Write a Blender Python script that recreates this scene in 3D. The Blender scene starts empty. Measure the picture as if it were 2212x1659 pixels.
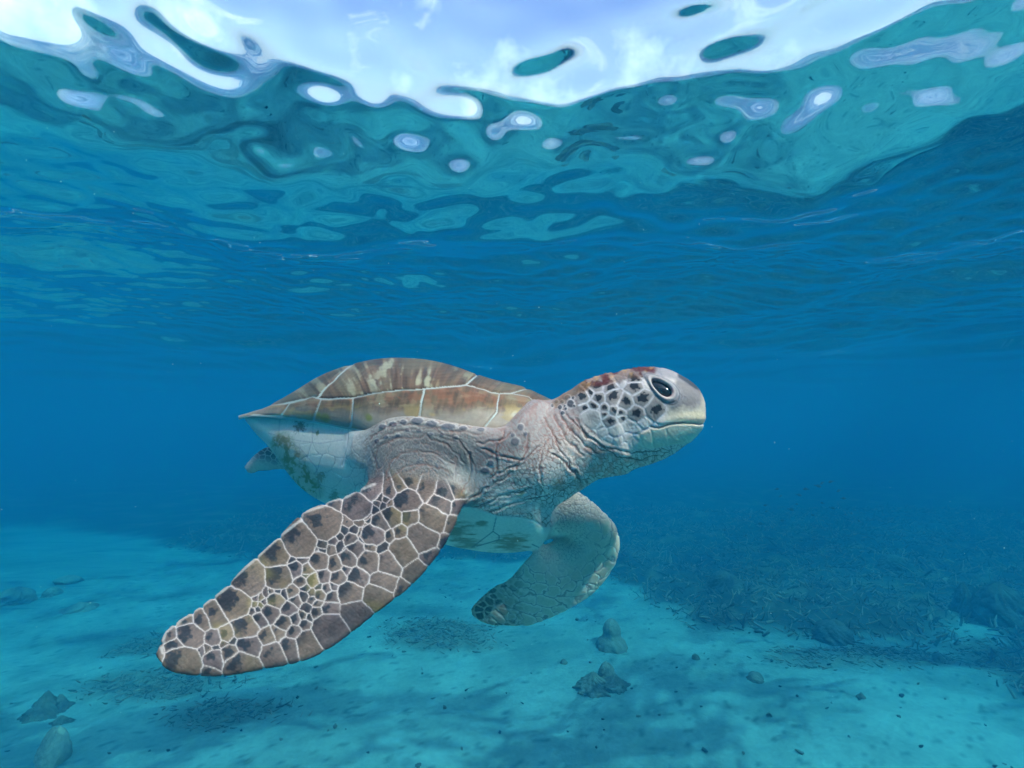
import bpy, bmesh, math, random
import numpy as np
from mathutils import Vector, Matrix

scene = bpy.context.scene
R = math.radians
rng = np.random.default_rng(11)

# ------------------------------------------------------------------ camera, sky, sun, exposure
CAM_Z = 2.70
PITCH = 5.0
F_PX = 1106.0            # focal length in units of a 2212 px wide frame
cam_data = bpy.data.cameras.new('camera')
cam_data.lens = 18.0; cam_data.sensor_width = 36.0
cam_data.clip_start = 0.02; cam_data.clip_end = 500.0
cam = bpy.data.objects.new('camera', cam_data)
scene.collection.objects.link(cam)
cam.location = (0, 0, CAM_Z)
cam.rotation_euler = (R(90 + PITCH), 0, 0)
scene.camera = cam

SUN_DIR = Vector((0.35, -0.59, 0.728)).normalized()
world = bpy.data.worlds.new('World'); scene.world = world
world.use_nodes = True
wn, wl = world.node_tree.nodes, world.node_tree.links
bg = wn['Background']; bg.inputs['Strength'].default_value = 0.112
sky = wn.new('ShaderNodeTexSky'); sky.sky_type = 'NISHITA'; sky.sun_disc = False
sky.sun_elevation = math.asin(SUN_DIR.z)
sky.sun_rotation = math.atan2(SUN_DIR.x, SUN_DIR.y)
tc = wn.new('ShaderNodeTexCoord')
nz = wn.new('ShaderNodeTexNoise'); nz.inputs['Scale'].default_value = 5.5; nz.inputs['Detail'].default_value = 7; nz.inputs['Roughness'].default_value = 0.55
cr = wn.new('ShaderNodeValToRGB'); cr.color_ramp.elements[0].position = 0.56; cr.color_ramp.elements[1].position = 0.68
mx = wn.new('ShaderNodeMix'); mx.data_type = 'RGBA'
mx.inputs['B'].default_value = (7.5, 7.5, 7.8, 1)
wl.new(tc.outputs['Generated'], nz.inputs['Vector']); wl.new(nz.outputs['Fac'], cr.inputs['Fac'])
wl.new(cr.outputs['Color'], mx.inputs['Factor']); tint = wn.new('ShaderNodeMix'); tint.data_type = 'RGBA'; tint.blend_type = 'MULTIPLY'; tint.inputs['Factor'].default_value = 1.0
tint.inputs['B'].default_value = (1.06, .92, 1.12, 1)
wl.new(sky.outputs['Color'], tint.inputs['A']); wl.new(tint.outputs['Result'], mx.inputs['A'])
sep = wn.new('ShaderNodeSeparateXYZ'); wl.new(tc.outputs['Generated'], sep.inputs['Vector'])
hz = wn.new('ShaderNodeMapRange'); hz.inputs['From Min'].default_value = .34; hz.inputs['From Max'].default_value = 0.0
hz.inputs['To Min'].default_value = 0.0; hz.inputs['To Max'].default_value = .6; wl.new(sep.outputs['Z'], hz.inputs['Value'])
pale = wn.new('ShaderNodeMix'); pale.data_type = 'RGBA'; pale.inputs['B'].default_value = (5.4, 5.8, 6.6, 1)   # pale hazy horizon
wl.new(hz.outputs['Result'], pale.inputs['Factor']); wl.new(mx.outputs['Result'], pale.inputs['A']); wl.new(pale.outputs['Result'], bg.inputs['Color'])

sun_data = bpy.data.lights.new('sun', 'SUN'); sun_data.energy = 5.0; sun_data.angle = R(0.7); sun_data.color = (1.0, 0.93, 0.83)
sun = bpy.data.objects.new('sun', sun_data); scene.collection.objects.link(sun)
sun.location = (4, -3, 9)
sun.rotation_euler = SUN_DIR.to_track_quat('Z', 'Y').to_euler()

scene.view_settings.view_transform = 'Standard'; scene.view_settings.look = 'None'
scene.view_settings.exposure = 1.4; scene.view_settings.gamma = 1.0
scene.view_settings.use_curve_mapping = False
scene.cycles.max_bounces = 10; scene.cycles.volume_bounces = 5
scene.cycles.diffuse_bounces = 3; scene.cycles.glossy_bounces = 3; scene.cycles.transmission_bounces = 4
scene.cycles.transparent_max_bounces = 8
scene.cycles.use_denoising = True
scene.cycles.sample_clamp_indirect = 6.0

def link(name, me, mats=(), kind=None, label=None, cat=None, group=None, parent=None):
    o = bpy.data.objects.new(name, me); scene.collection.objects.link(o)
    for m in ([mats] if not isinstance(mats, (list, tuple)) else mats):
        if me is not None: me.materials.append(m)
    if kind: o['kind'] = kind
    if label: o['label'] = label
    if cat: o['category'] = cat
    if group: o['group'] = group
    if parent is not None: o.parent = parent
    return o

def mesh_np(name, V, F, smooth=True):
    """V (n,3) array, F (m,k) int array of equal-size faces"""
    V = np.asarray(V, np.float32); F = np.asarray(F, np.int32)
    me = bpy.data.meshes.new(name)
    me.vertices.add(len(V)); me.vertices.foreach_set('co', V.ravel())
    k = F.shape[1]
    me.loops.add(F.size); me.loops.foreach_set('vertex_index', F.ravel())
    me.polygons.add(len(F)); me.polygons.foreach_set('loop_start', np.arange(0, F.size, k, dtype=np.int32))
    me.polygons.foreach_set('use_smooth', np.full(len(F), smooth))
    me.update(calc_edges=True); me.validate()
    return me

def grid_faces(nu, nv):
    i = np.arange(nu - 1)[:, None] * nv + np.arange(nv - 1)[None, :]
    return np.stack([i, i + nv, i + nv + 1, i + 1], -1).reshape(-1, 4)

def new_mat(name):
    m = bpy.data.materials.new(name); m.use_nodes = True
    nt = m.node_tree; return m, nt.nodes, nt.links, nt.nodes['Principled BSDF']

def noise2(x, y, seed, octaves=4, gain=0.5):
    """cheap smooth value noise on arrays"""
    out = np.zeros_like(x); amp = 1.0; tot = 0
    for o in range(octaves):
        fx, fy = x * 2**o + seed * 17.13 + o * 5.7, y * 2**o - seed * 9.71 + o * 3.1
        ix, iy = np.floor(fx).astype(np.int64), np.floor(fy).astype(np.int64)
        tx, ty = fx - ix, fy - iy
        tx, ty = tx*tx*(3-2*tx), ty*ty*(3-2*ty)
        def h(a, b):
            n = (a * 374761393 + b * 668265263 + seed * 974711) & 0xFFFFFFFF
            n = ((n ^ (n >> 13)) * 1274126177) & 0xFFFFFFFF
            return ((n ^ (n >> 16)) & 0xFFFF) / 65535.0
        v = (h(ix, iy)*(1-tx) + h(ix+1, iy)*tx)*(1-ty) + (h(ix, iy+1)*(1-tx) + h(ix+1, iy+1)*tx)*ty
        out += amp * v; tot += amp; amp *= gain
    return out / tot

# ------------------------------------------------------------------ water surface: a sum of travelling waves
SURF_Z = CAM_Z + 1.30
WAVE_STEEPNESS = '''-451 -170 -439 -528 -712 347 -130 129 353 -398 71 750 373 480 -256 -392 694 -388 -419 417 -382 -534 -193 836 78 75 192 -225 -410 264 -422 5 -724 -742 270 -170 -2070 -263 759 175 480 -188 -769 929 347 61 -4 398 -1880 -138 -763 -693 388 849 301 1025 -170 953 134 -690 -47 57 440 -416 -76 287 79 190 353 -384 -449 -640 264 -569 278 -336 -36 243 56 597 747 440 562 322 34 773 -689 -468 -136 -102 -507 -88 679 -146 359 98 357 844 -20 -657 154 -14 -824 -76 300 -335 433 -457 472 295 -157 -120 -92 -2 129 -539 47 600 968 484 834 -720 -171 430 945 97 -681 682 700 -641 425 272 864 -1 -268 363 180 198 246 -210 -207 -109 550 321 -396 47 64 -194 1504 -227 -628 -36 226 -339 1171 -192 988 -410 -388 443 -567 307 -128 954 173 -338 -535 254 301 69 172 273 112 963 -234 219 149 279 439 -819 141 643 -329 -208 -394 27 -92 75 -388 -376 -125 1381 185 -105 1077 -418 -36 16 -194 596 356 -981 308 100 66 -376 -110 299 -596 559 325 -285 38 58 404 -117 -518 -395 -1514 52 -99 -344 646 -163 621 62 -890 454 -141 -340 -87 302 477 -612 845 -418 187 -356 -1584 -125 -18 148 408 -224 -69 563 684 -530 322 -552 404 -342 -820 -84 343 -426 -24 -629 182 85 -55 -97 272 397 213 -132 34 65 10 329 140 160 -107 -101 -43 -285 117 96 535 -5 -836 282 147 780 170 660 -38 -118 -95 -157 -31 -688 -239 297 -1070 381 115 -118 -368 897 -14 -497 358 393 -686 -241 -31 -126 -320 59 344 389 467 -862 848 522 231 -1010 -755 -216 197 -20 -26 -391 -126 -61 -445 253 594 400 2035 -777 433 -1695 -61 305 328 -116 -308 527 234 712 -245 859 -223 173 125 -387 -45 185 55 -779 119 -1031 212 34 164 -257 -306 -90 196 -640 -68 213 -232 -673 -665 970 -69 -42 -571 -239 44 242 247 -181 -73 -174 1410 -67 128 -807 1109 198 319 -564 208 91 13 -330 386 -178 110 646 797 963 -562 849 -44 -205 519 299 676 -456 580 362 -356 -611 -242 -386 -467 -159 -240 31 65 195 229 -414 -523 -44 776 58 -1480 -283 702 -29 -241 55 -1040 1112 507 791 792 1693 262 -179 -398 407 -135 -43 -379 -271 466 424 -740 -981 356 -222 450 452 203 -538 166 -63 -199 665 203 -191 -53 -495 -409 712 46 567 681 614 173 -334 248 -626 -27 -415 -197 -1013 -42 224 -165 259 -166 812 -554 248 -411 621 -106 212 1029 693 -160 242 -643 61 -310 -255 894 372 818 -204 1095 626 -275 -124 -134 -121 407 122 -114 -352 407 496 -29 -77 218 -501 101 13 210 693 -221 -39 -316 -1630 -216 544 -557 -412 -147 -20 -479 -586 -103 1249 370 617 -322 -399 -1142 -334 -320 -565 93 580 -313 -135 -489 -369 -352 -1786 1131 472 -972 -5 1 243 -17 215 247 -79 456 236 129 -29 -97 277 -530 -481 -419 33 -199 -977 125 174 138 119 -163 72 -578 -517 640 370 291 -191 -811 -270 -234 -78 37 302 1612 -480 -128 -40 -406 721 -423 -399 -357 350 -287 40 -107 63 -1681 134 -278 -492 747 437 238 691 268 282 -108 -322 -255 -235 502 258 92 -334 495 -592 54 -109 197 1037 -189 173 -310 -58 -701 -527 1201 722 267 287 96 669 548 -268 607 756 -585 417 -624 -497 -177 -159 -14 234 -711 761 293 -708 -230 -312 95 -356 124 -329 -195 -37 569 133 -284 -1395 -1435 119 61 415 655 432 -1433 155 761 338 -1036 -414 -183 -565 -42 -178 780 -218 -104 679 1196 1186 -1397 85 284 369 -269 -354 808 -321 44 -1119 -410 675 -122 421 15 784 1270 574 213 -126 1498 703 24 92 -1676 -1232 -624 614 768 -10 164 1034 -437 -188 63 720 105 45 -229 96 214 240 -1182 -267 170 -222 -407 -828 -369 -35 709 489 -195 325 196 -716 456 -596 99 531 36 -297 53 -133 -585 161 165 147 473 -1395 -25 241 -36 -404 -244 -322 88 173 473 309 268 251 -427 416 181 -222 423 104 -79 -178 243 638 424 -293 600 648 -132 -459 377 100 -89 -1064 -1090 -238 225 716 -261 -36 1101 434 469 816 -970 685 -39 279 164 -874 30 1237 210 -749 -422 773 -255 478 -229 -30 192 -916 195 -51 -348 -1464 183 82 -144 -137 -283 -91 -452 -1377 388 525 126 -291 135 183 -682 315 43 1086 386 -761 979 -400 -187 418 1389 -304 67 -236 -650 287 302 220 418 -431 94 -968 -443 -198 -391 511 364 590 84 -367 1267 -672 715 -568 33 -136 -163 529 300 -388 198 -84 -119 92 -359 -547 -680 -81 161 674 614 -93 -255 -368 -5 872 -73 -181 -416 -2482 -421 392 -1289 508 945 -158 -271 -199 500 37 -141 -527 -77 -255 -314 -6 -667 269 936 -68 69 512 148 15 345 -6 14 -113 -320 -705 579 -82 207 354 -447 -425 -840 -196 -476 -64 242 -77 -136 522 405 451 -537 1033 312 -296 72 84 59 773 -122 53 193 -1118 338 -614 157 -886 -972 -718 391 -111 401 -118 32 600 -369 -832 179 459 -821 -373 -536 -982 40 68 333 -92 1154 -11 -10 -321 -723 -1425 -481 143 -780 444 -179 178 508 -40 3 96 516 113 -449 -85 -862 -27 -778 654 -151 172 -758 389 -790 -842 92 284 -432 -125 -959 446 -274 357 -141 949 484 573 -542 -650 351 1414 40 -339 40 510 652 713 -385 -23 27 483 -249 -222 -134 111 -241 -467 584 -382 -197 -288 466 -177 411 -876 -110 -382 -76 -608 147 -415 303 -67 -574 32 123 481 528 257 284 192 -475 228 -596 127 -119 202 -541 397 -436 293 16 435 -14 760 506 -334 230 -424 -93 99 -187 679 28 1317 -21 31 58 174 -440 -75 -220 524 -1030 283 -860 -386 -347 1242 -538 1609 -448 -70 286 226 283 -1172 187 -390 -76 -837 1518 -526 -120 210 372 462 479 673 387 625 -1503 1536 -350 297 56 311 660 1037 765 -902 -165 17 816 255 741 -73 372 -66 335 -467 199 -626 301 352 -75 1107 -385 -447 888 209 -4 -107 391 266 -270 416 -180 -250 526 322 485 144 381 -1 -141 97 -822 -60 -273 -903 38 -834 75 55 -788 84 -100 -419 -527 -471 -776 498 486 -518 474 -430 -94 -285 -153 -318 -1 -691 -552 698 -61 -260 -1156 134 -225 -38 -254 -353 523 -16 255 -36 903 799 58 -157 766 -6 40 -215 -469 -9 79 640 -118 -126 -271 265 -245 -100 1735 -1315 -441 4 500 -1036 185 506 572 -155 -269 260 -918 -22 1171 -441 -1294 -405 52 721 -133 344 63 453 155 -120 48 319 -221 -1030 -882 389 -421 100 -141 460 -286 427 -486 -735 734 -633 -1006 186 250 132 301 -425 2024 -364 1081 1524 57 -106 -62 -188 373 -620 152 -468 -315 -125 -180 108 -897 -255 103 660 -1238 544 553 -436 -119 -142 187 547 -1031 136 590 588 -497 283 413 -478 119 981 748 599 -229 -294 -2344 -1019 176 -65 -809 -441 -629 105 -537 995 -219 -439 -60 -454 -41 142 735 -229 -266 -45 12 198 162 -62 708 37 -77 144 222 44 -1320 475 192 -344 -423 -501 38 955 -414 -664 1032 285 134 -280 -553 325 -138 168 399 -317 -526 728 -180 -5 499 -20 -57 206 660 -179 -191 -509 -434 -130 -174 359 -80 -134 104 -583 1020 247 425 -30 749 -591 1086 -572 621 684 -420 322 -463 -393 271 626 -93 -187 -905 -477 72 130 955 435 440 -488 -158 -226 621 -23 -190 71 -139 557 261 -347 -68 312 1429 217 48 1184 -783 35 144 243 514 8 87 -1079 -83 356 -181 176 249 -135 3 325 383 1418 -266 -608 45 -41 -236 -537 316 -106 543 -204 -1517 1481 438 608 109 -521 507 -145 -730 -317 -1194 516 -475 561 -239 -367 -139 -870 -764 -288 -563 -1195 -457 149 63 -367 167 -205 -216 365 -287 749 73 -191 -427 -101 417 -591 89 85 1448 -406 -71 457 1 256 -185 47 -629 -187 -29 -262 303 -116 -436 -264 -200 554 667 266 -13 357'''
WAVE_SCALE = 1.30/.66
def wave_height(x, y):
    x, y = x/WAVE_SCALE, y/WAVE_SCALE; sh = x.shape; x, y = x.ravel(), y.ravel(); h = np.zeros(x.shape)
    rad = np.hypot(x, y-1); fade = np.exp(-(np.maximum(rad-3.6, 0)/2.2)**2)
    q = np.array(WAVE_STEEPNESS.split(), float)*1e-5; n = len(q)//2
    r = np.random.default_rng(7)
    lam = np.exp(r.uniform(math.log(.075), math.log(4.5), n)); a = r.uniform(-math.pi/2, math.pi/2, n)
    k = 2*np.pi/lam; kx, ky = np.sin(a)*k, np.cos(a)*k
    m = fade > .003; xm, ym = x[m].astype(np.float32), y[m].astype(np.float32); hm = np.zeros(m.sum(), np.float32)
    for j in range(n):
        p = np.float32(kx[j])*xm + np.float32(ky[j])*ym
        hm += np.float32(q[j]/k[j])*np.cos(p) + np.float32(q[n+j]/k[j])*np.sin(p)
    h[m] = np.clip(hm, -.2, .2)*fade[m]
    r = np.random.default_rng(5); far = np.clip((rad-1.6)/3.0, 0, 1)
    for lam, slope, m_ in ((1.7, .045, 5), (.6, .05, 7), (.23, .05, 8), (.1, .03, 8)):
        for j in range(m_):
            a = r.normal(0.3, .9); L = lam*r.uniform(.75, 1.35); ph = r.uniform(0, 6.28)
            h += slope*L/(2*math.pi)/math.sqrt(m_/2)*far*np.sin((math.sin(a)*x + math.cos(a)*y)*2*math.pi/L + ph)
    for j in range(14):                                     # fine wind ripples outside the calm patch overhead
        a = r.normal(0.2, 1.0); L = r.uniform(.048, .125); ph = r.uniform(0, 6.28)
        h += .026*L/(2*math.pi)*np.clip((rad-.55)/.8, 0, 1)*(np.hypot(x, y) < 9)*np.sin((math.sin(a)*x + math.cos(a)*y)*2*math.pi/L + ph)
    return WAVE_SCALE*h.reshape(sh)
def warp(n, lo, hi, c, s):
    u = np.linspace(np.arcsinh((lo-c)/s), np.arcsinh((hi-c)/s), n)
    return c + s*np.sinh(u)
def spaced(a, b, step, lo, hi, n):
    return np.concatenate([a - np.geomspace(step, a-lo+step, n)[::-1] + 0, np.arange(a, b, step), b + np.geomspace(step, hi-b, n)])
xs = spaced(-4.4, 4.4, .019, -80, 80, 90); ys = spaced(-.9, 5.6, .019, -40, 80, 110)
X, Y = np.meshgrid(xs, ys, indexing='ij')
Z = SURF_Z + wave_height(X, Y)
surf_me = mesh_np('water_surface', np.stack([X, Y, Z], -1).reshape(-1, 3), grid_faces(len(xs), len(ys)))
m_surf = bpy.data.materials.new('water_surface'); m_surf.use_nodes = True
nt = m_surf.node_tree; nt.nodes.clear(); N = nt.nodes.new; L = nt.links.new
out = N('ShaderNodeOutputMaterial'); fr = N('ShaderNodeFresnel'); fr.inputs['IOR'].default_value = 1.333
gl = N('ShaderNodeBsdfGlossy'); gl.inputs['Roughness'].default_value = 0.0; gl.inputs['Color'].default_value = (1, 1, 1, 1)
rf = N('ShaderNodeBsdfRefraction'); rf.inputs['IOR'].default_value = 1.333; rf.inputs['Roughness'].default_value = 0.0
tr = N('ShaderNodeBsdfTransparent')
m1 = N('ShaderNodeMixShader'); m1.inputs[0].default_value = 0.40
m2 = N('ShaderNodeMixShader')
L(rf.outputs[0], m1.inputs[1]); L(tr.outputs[0], m1.inputs[2])
L(fr.outputs[0], m2.inputs[0]); L(m1.outputs[0], m2.inputs[1]); L(gl.outputs[0], m2.inputs[2])
L(m2.outputs[0], out.inputs['Surface'])
link('water_surface', surf_me, m_surf, kind='structure')
print('surface z', Z.min(), Z.max(), Z.size)
WATER_TOP = float(Z.min()) - .01

# ------------------------------------------------------------------ water body (even haze)
def principled_volume(name, density, sig):
    m = bpy.data.materials.new(name); m.use_nodes = True
    nt = m.node_tree; nt.nodes.clear()
    o = nt.nodes.new('ShaderNodeOutputMaterial'); v = nt.nodes.new('ShaderNodeVolumePrincipled')
    v.inputs['Density'].default_value = density
    col, ab = [], []
    for s, a in sig:                       # scattering, absorption per metre
        c = s/density; col.append(c); q = a/(density*(1-c)); ab.append((1-min(q, 1))**2)
    v.inputs['Color'].default_value = (*col, 1); v.inputs['Absorption Color'].default_value = (*ab, 1)
    v.inputs['Anisotropy'].default_value = 0.0
    nt.links.new(v.outputs['Volume'], o.inputs['Volume'])
    return m
m_haze = principled_volume('water_haze', 0.27, ((0.0010, 0.265), (0.0195, 0.082), (0.038, 0.056)))
bm = bmesh.new(); bmesh.ops.create_cube(bm, size=1)
for v in bm.verts: v.co = Vector((v.co.x*150, 20 + v.co.y*110, (WATER_TOP if v.co.z > 0 else -1.6)))
me = bpy.data.meshes.new('haze'); bm.to_mesh(me); bm.free()
link('haze', me, m_haze, kind='stuff')

# ------------------------------------------------------------------ seabed, reef flat, rubble
def ground(U, V):
    U, V = np.asarray(U, float), np.asarray(V, float); c, s = math.cos(R(PITCH)), math.sin(R(PITCH))
    x = (U-1106)/F_PX; y = (829.5-V)/F_PX; t = -CAM_Z/np.minimum(s + y*c, -.02)
    return x*t, (c - y*s)*t
def to_ground(pl):
    gx, gy = ground([p[0] for p in pl], [p[1] for p in pl]); return list(zip(gx.tolist(), gy.tolist()))
REEFS = [to_ground([(1331,1262),(1376,1272),(1386,1306),(1446,1317),(1486,1337),(1531,1357),(1631,1367),(1706,1382),(1781,1387),(1881,1392),(1956,1402),(2031,1392),(2086,1345),(2150,1350),(2185,1420),(2195,1500),(2260,1540),(2900,1540),(3300,1080),(1000,1080),(1000,1205),(1160,1215),(1260,1228)]),
         to_ground([(-900,1125),(60,1140),(280,1160),(420,1192),(600,1212),(760,1205),(1160,1215),(1160,1060),(-1500,1060)])]
def seg_dist(x, y, pts):
    d = np.full(x.shape, 1e9)
    for (a, b), (c, e) in zip(pts[:-1], pts[1:]):
        vx, vy = c-a, e-b; t = np.clip(((x-a)*vx + (y-b)*vy)/(vx*vx+vy*vy+1e-9), 0, 1)
        d = np.minimum(d, np.hypot(x-a-t*vx, y-b-t*vy))
    return d
def poly_sd(x, y, poly):
    d = seg_dist(x, y, poly + [poly[0]]); ins = np.zeros(x.shape, bool)
    for (a, b), (c, e) in zip(poly, poly[1:] + poly[:1]):
        cond = (b > y) != (e > y); xi = a + (y-b)*(c-a)/((e-b) if e != b else 1e-9); ins ^= cond & (x < xi)
    return np.where(ins, d, -d)
def sstep(a, b, x):
    t = np.clip((x-a)/(b-a), 0, 1); return t*t*(3-2*t)
def reef_sd(x, y):
    d = np.maximum(poly_sd(x, y, REEFS[0]), poly_sd(x, y, REEFS[1]))
    return np.maximum(d, y-18) + .55*(noise2(x*1.1, y*1.1, 31, 4)-.5)*np.clip(y/7, .5, 2)
RUBBLE = [(*ground(375, 1470), 1.25, .62), (*ground(965, 1368), 1.05, .75), (*ground(480, 1540), .9, .4), (*ground(330, 1385), .7, .5), (*ground(1880, 1425), 1.6, .4), (*ground(2190, 1450), .7, 1.0)]
def rubble_field(x, y):
    f = np.zeros_like(x)
    for a, b, rx, ry in RUBBLE:
        f = np.maximum(f, 1 - np.hypot((x-a)/rx, (y-b)/ry))
    return np.clip(f + .9*(noise2(x*2.3, y*2.3, 41, 4)-.55), 0, 1)*(f > 0)
def floor_height(x, y):
    h = .22*(noise2(x*.30, y*.30, 3, 3)-.5) + .07*(noise2(x*1.1, y*1.1, 4, 3)-.5) + .016*(noise2(x*5, y*5, 8, 3)-.5)
    h = h + .017*np.sin((x*.35 + y)*9 + 5*noise2(x*.8, y*.8, 14, 2))*noise2(x*.5, y*.5, 15, 2)
    near = np.clip(np.hypot(x, y)/6, .6, 1)
    q = sstep(-.1, .9, reef_sd(x, y))
    return h*near + q*(.10 + .30*(noise2(x*.8, y*.8, 23, 4)-.4) + .10*(noise2(x*4, y*4, 24, 3)-.5))
gx_ = np.concatenate([-np.geomspace(7, 90, 60)[::-1], np.arange(-6.95, 10, .045), np.geomspace(10.05, 90, 60)])
gy_ = np.concatenate([-np.geomspace(.5, 40, 14)[::-1], np.arange(0, 2.4, .2), np.arange(2.4, 13, .045), np.geomspace(13.05, 80, 90)])
X, Y = np.meshgrid(gx_, gy_, indexing='ij')
Zb = floor_height(X, Y)
bed = mesh_np('seabed', np.stack([X, Y, Zb], -1).reshape(-1, 3), grid_faces(len(gx_), len(gy_)))
rf_ = sstep(-.15, .25, reef_sd(X, Y)); rb_ = sstep(.05, .5, rubble_field(X, Y))
n_a, n_b = noise2(X*2.5, Y*2.5, 51, 5), noise2(X*12, Y*12, 52, 3)
C = np.zeros(X.shape + (3,)); C[:] = (.20, .325, .315)
C *= (.62 + .62*n_a + .30*(n_b-.5))[..., None]
stain = sstep(.55, .75, noise2(X*.7, Y*1.1, 53, 4))*.30; C *= (1-stain)[..., None]
speck = sstep(.74, .82, noise2(X*14, Y*14, 54, 2)); C *= (1-.45*speck)[..., None]
C = C*(1-.72*rb_[..., None]) + np.array((.13, .13, .10))*.72*rb_[..., None]*(.6 + .8*n_b[..., None])
rc_ = np.array((.055, .055, .042))*(.5 + 1.0*n_b[..., None]) + np.array((.08, .075, .05))*sstep(.55, .75, n_a)[..., None]
C = C*(1-rf_[..., None]) + rc_*rf_[..., None]
def put_pigment(me, c):
    c = np.clip(np.asarray(c, float).reshape(-1, 3), 0, 1)
    at = me.attributes.new('pigment', 'FLOAT_COLOR', 'POINT'); at.data.foreach_set('color', np.concatenate([c, np.ones((len(c), 1))], 1).astype(np.float32).ravel())
put_pigment(bed, C)
def pigment_material(name, rough=.42, spec=.35, grain=160., bump=.15, dist=.002, lo_=.78, hi_=1.18):
    m, N, L, b = new_mat(name)
    a = N.new('ShaderNodeAttribute'); a.attribute_name = 'pigment'
    nz = N.new('ShaderNodeTexNoise'); nz.inputs['Scale'].default_value = grain; nz.inputs['Detail'].default_value = 5
    tcn = N.new('ShaderNodeTexCoord'); L.new(tcn.outputs['Object'], nz.inputs['Vector'])
    mr = N.new('ShaderNodeMapRange'); mr.inputs['To Min'].default_value = lo_; mr.inputs['To Max'].default_value = hi_
    L.new(nz.outputs['Fac'], mr.inputs['Value'])
    mm = N.new('ShaderNodeVectorMath'); mm.operation = 'SCALE'; L.new(a.outputs['Color'], mm.inputs[0]); L.new(mr.outputs['Result'], mm.inputs['Scale'])
    L.new(mm.outputs['Vector'], b.inputs['Base Color'])
    bp = N.new('ShaderNodeBump'); bp.inputs['Strength'].default_value = bump; bp.inputs['Distance'].default_value = dist
    L.new(nz.outputs['Fac'], bp.inputs['Height']); L.new(bp.outputs['Normal'], b.inputs['Normal'])
    b.inputs['Roughness'].default_value = rough; b.inputs['Specular IOR Level'].default_value = spec
    return m
m_sand = pigment_material('sand', rough=.95, spec=.1, grain=22., bump=.5, dist=.03)
link('seabed', bed, m_sand, kind='structure')

def twigs(name, x, y, length, radius, tilt, shade, seed, lift=0.0):
    """many little branching coral fingers: bent four-sided prisms lying on the ground"""
    r = np.random.default_rng(seed); n = len(x)
    z = floor_height(x, y) + lift
    az = r.uniform(0, 2*np.pi, n); el = np.abs(r.normal(0, tilt, n)); L_ = length*np.clip(np.exp(r.normal(-.15, .45, n)), .3, 1.9); rad = radius*np.exp(r.normal(0, .4, n))
    d = np.stack([np.cos(az)*np.cos(el), np.sin(az)*np.cos(el), np.sin(el)], -1)
    s = np.stack([-np.sin(az), np.cos(az), 0*az], -1); u = np.cross(d, s)
    P0 = np.stack([x, y, z + rad*.6], -1); bend = s*r.normal(0, .22, n)[:, None]*L_[:, None] + u*r.uniform(-.1, .25, n)[:, None]*L_[:, None]
    P1 = P0 + d*(L_*.55)[:, None] + bend*.4; P2 = P0 + d*L_[:, None] + bend*1.3
    V_ = []
    for P, k in ((P0, 1.0), (P1, .85), (P2, .35)):
        for a, b in ((1, 0), (0, 1), (-1, 0), (0, -1)):
            V_.append(P + (s*a + u*b)*(rad*k)[:, None])
    V_ = np.stack(V_, 1)                                    # n,12,3
    f = [[4*i+j, 4*i+(j+1) % 4, 4*i+4+(j+1) % 4, 4*i+4+j] for i in range(2) for j in range(4)] + [[8, 9, 10, 11]]
    F = (np.arange(n)[:, None, None]*12 + np.array(f)[None]).reshape(-1, 4)
    me = mesh_np(name, V_.reshape(-1, 3), F)
    sh = shade[0] + (shade[1]-shade[0])*r.random(n)**1.6
    c = sh[:, None]*np.array((1.0, .97, .80))[None]; c = np.repeat(c[:, None], 12, 1)
    put_pigment(me, c); return me
m_rubble = pigment_material('coral_rubble', rough=.9, spec=.1, grain=60., bump=.3, dist=.005)
def scatter(n, x0, x1, y0, y1, fn, seed):
    r = np.random.default_rng(seed); x, y = r.uniform(x0, x1, n), y0*np.exp(r.random(n)*math.log(y1/y0))
    p = fn(x, y); k = r.random(n) < p; return x[k], y[k]
x, y = scatter(60000, -8, 16, 5.2, 17, lambda x, y: .55*sstep(-.25, .15, reef_sd(x, y)), 61)
link('coral_rubble', twigs('coral_rubble', x, y,   .12, .0095, .5, (.05, .28), 62, .01), m_rubble, kind='stuff', label='dark flat of broken branching coral covering the far seabed')
print('reef twigs', len(x))
x, y = scatter(60000, -5, 7, 3.6, 8.5, lambda x, y: .75*sstep(.0, .8, rubble_field(x, y)), 63)
link('sand_rubble', twigs('sand_rubble', x, y,   .065, .0055, .22, (.07, .24), 64, .0), m_rubble, kind='stuff', label='loose dark coral sticks littering patches of the pale sand')
print('patch twigs', len(x))
x, y = scatter(900, -5, 7, 3.2, 9, lambda x, y: .35*np.ones_like(x), 65)
link('sand_litter', twigs('sand_litter', x, y, .035, .010, .3, (.03, .15), 66, -.002), m_rubble, kind='stuff', label='scattered dark pebbles and shell bits on open sand')

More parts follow.
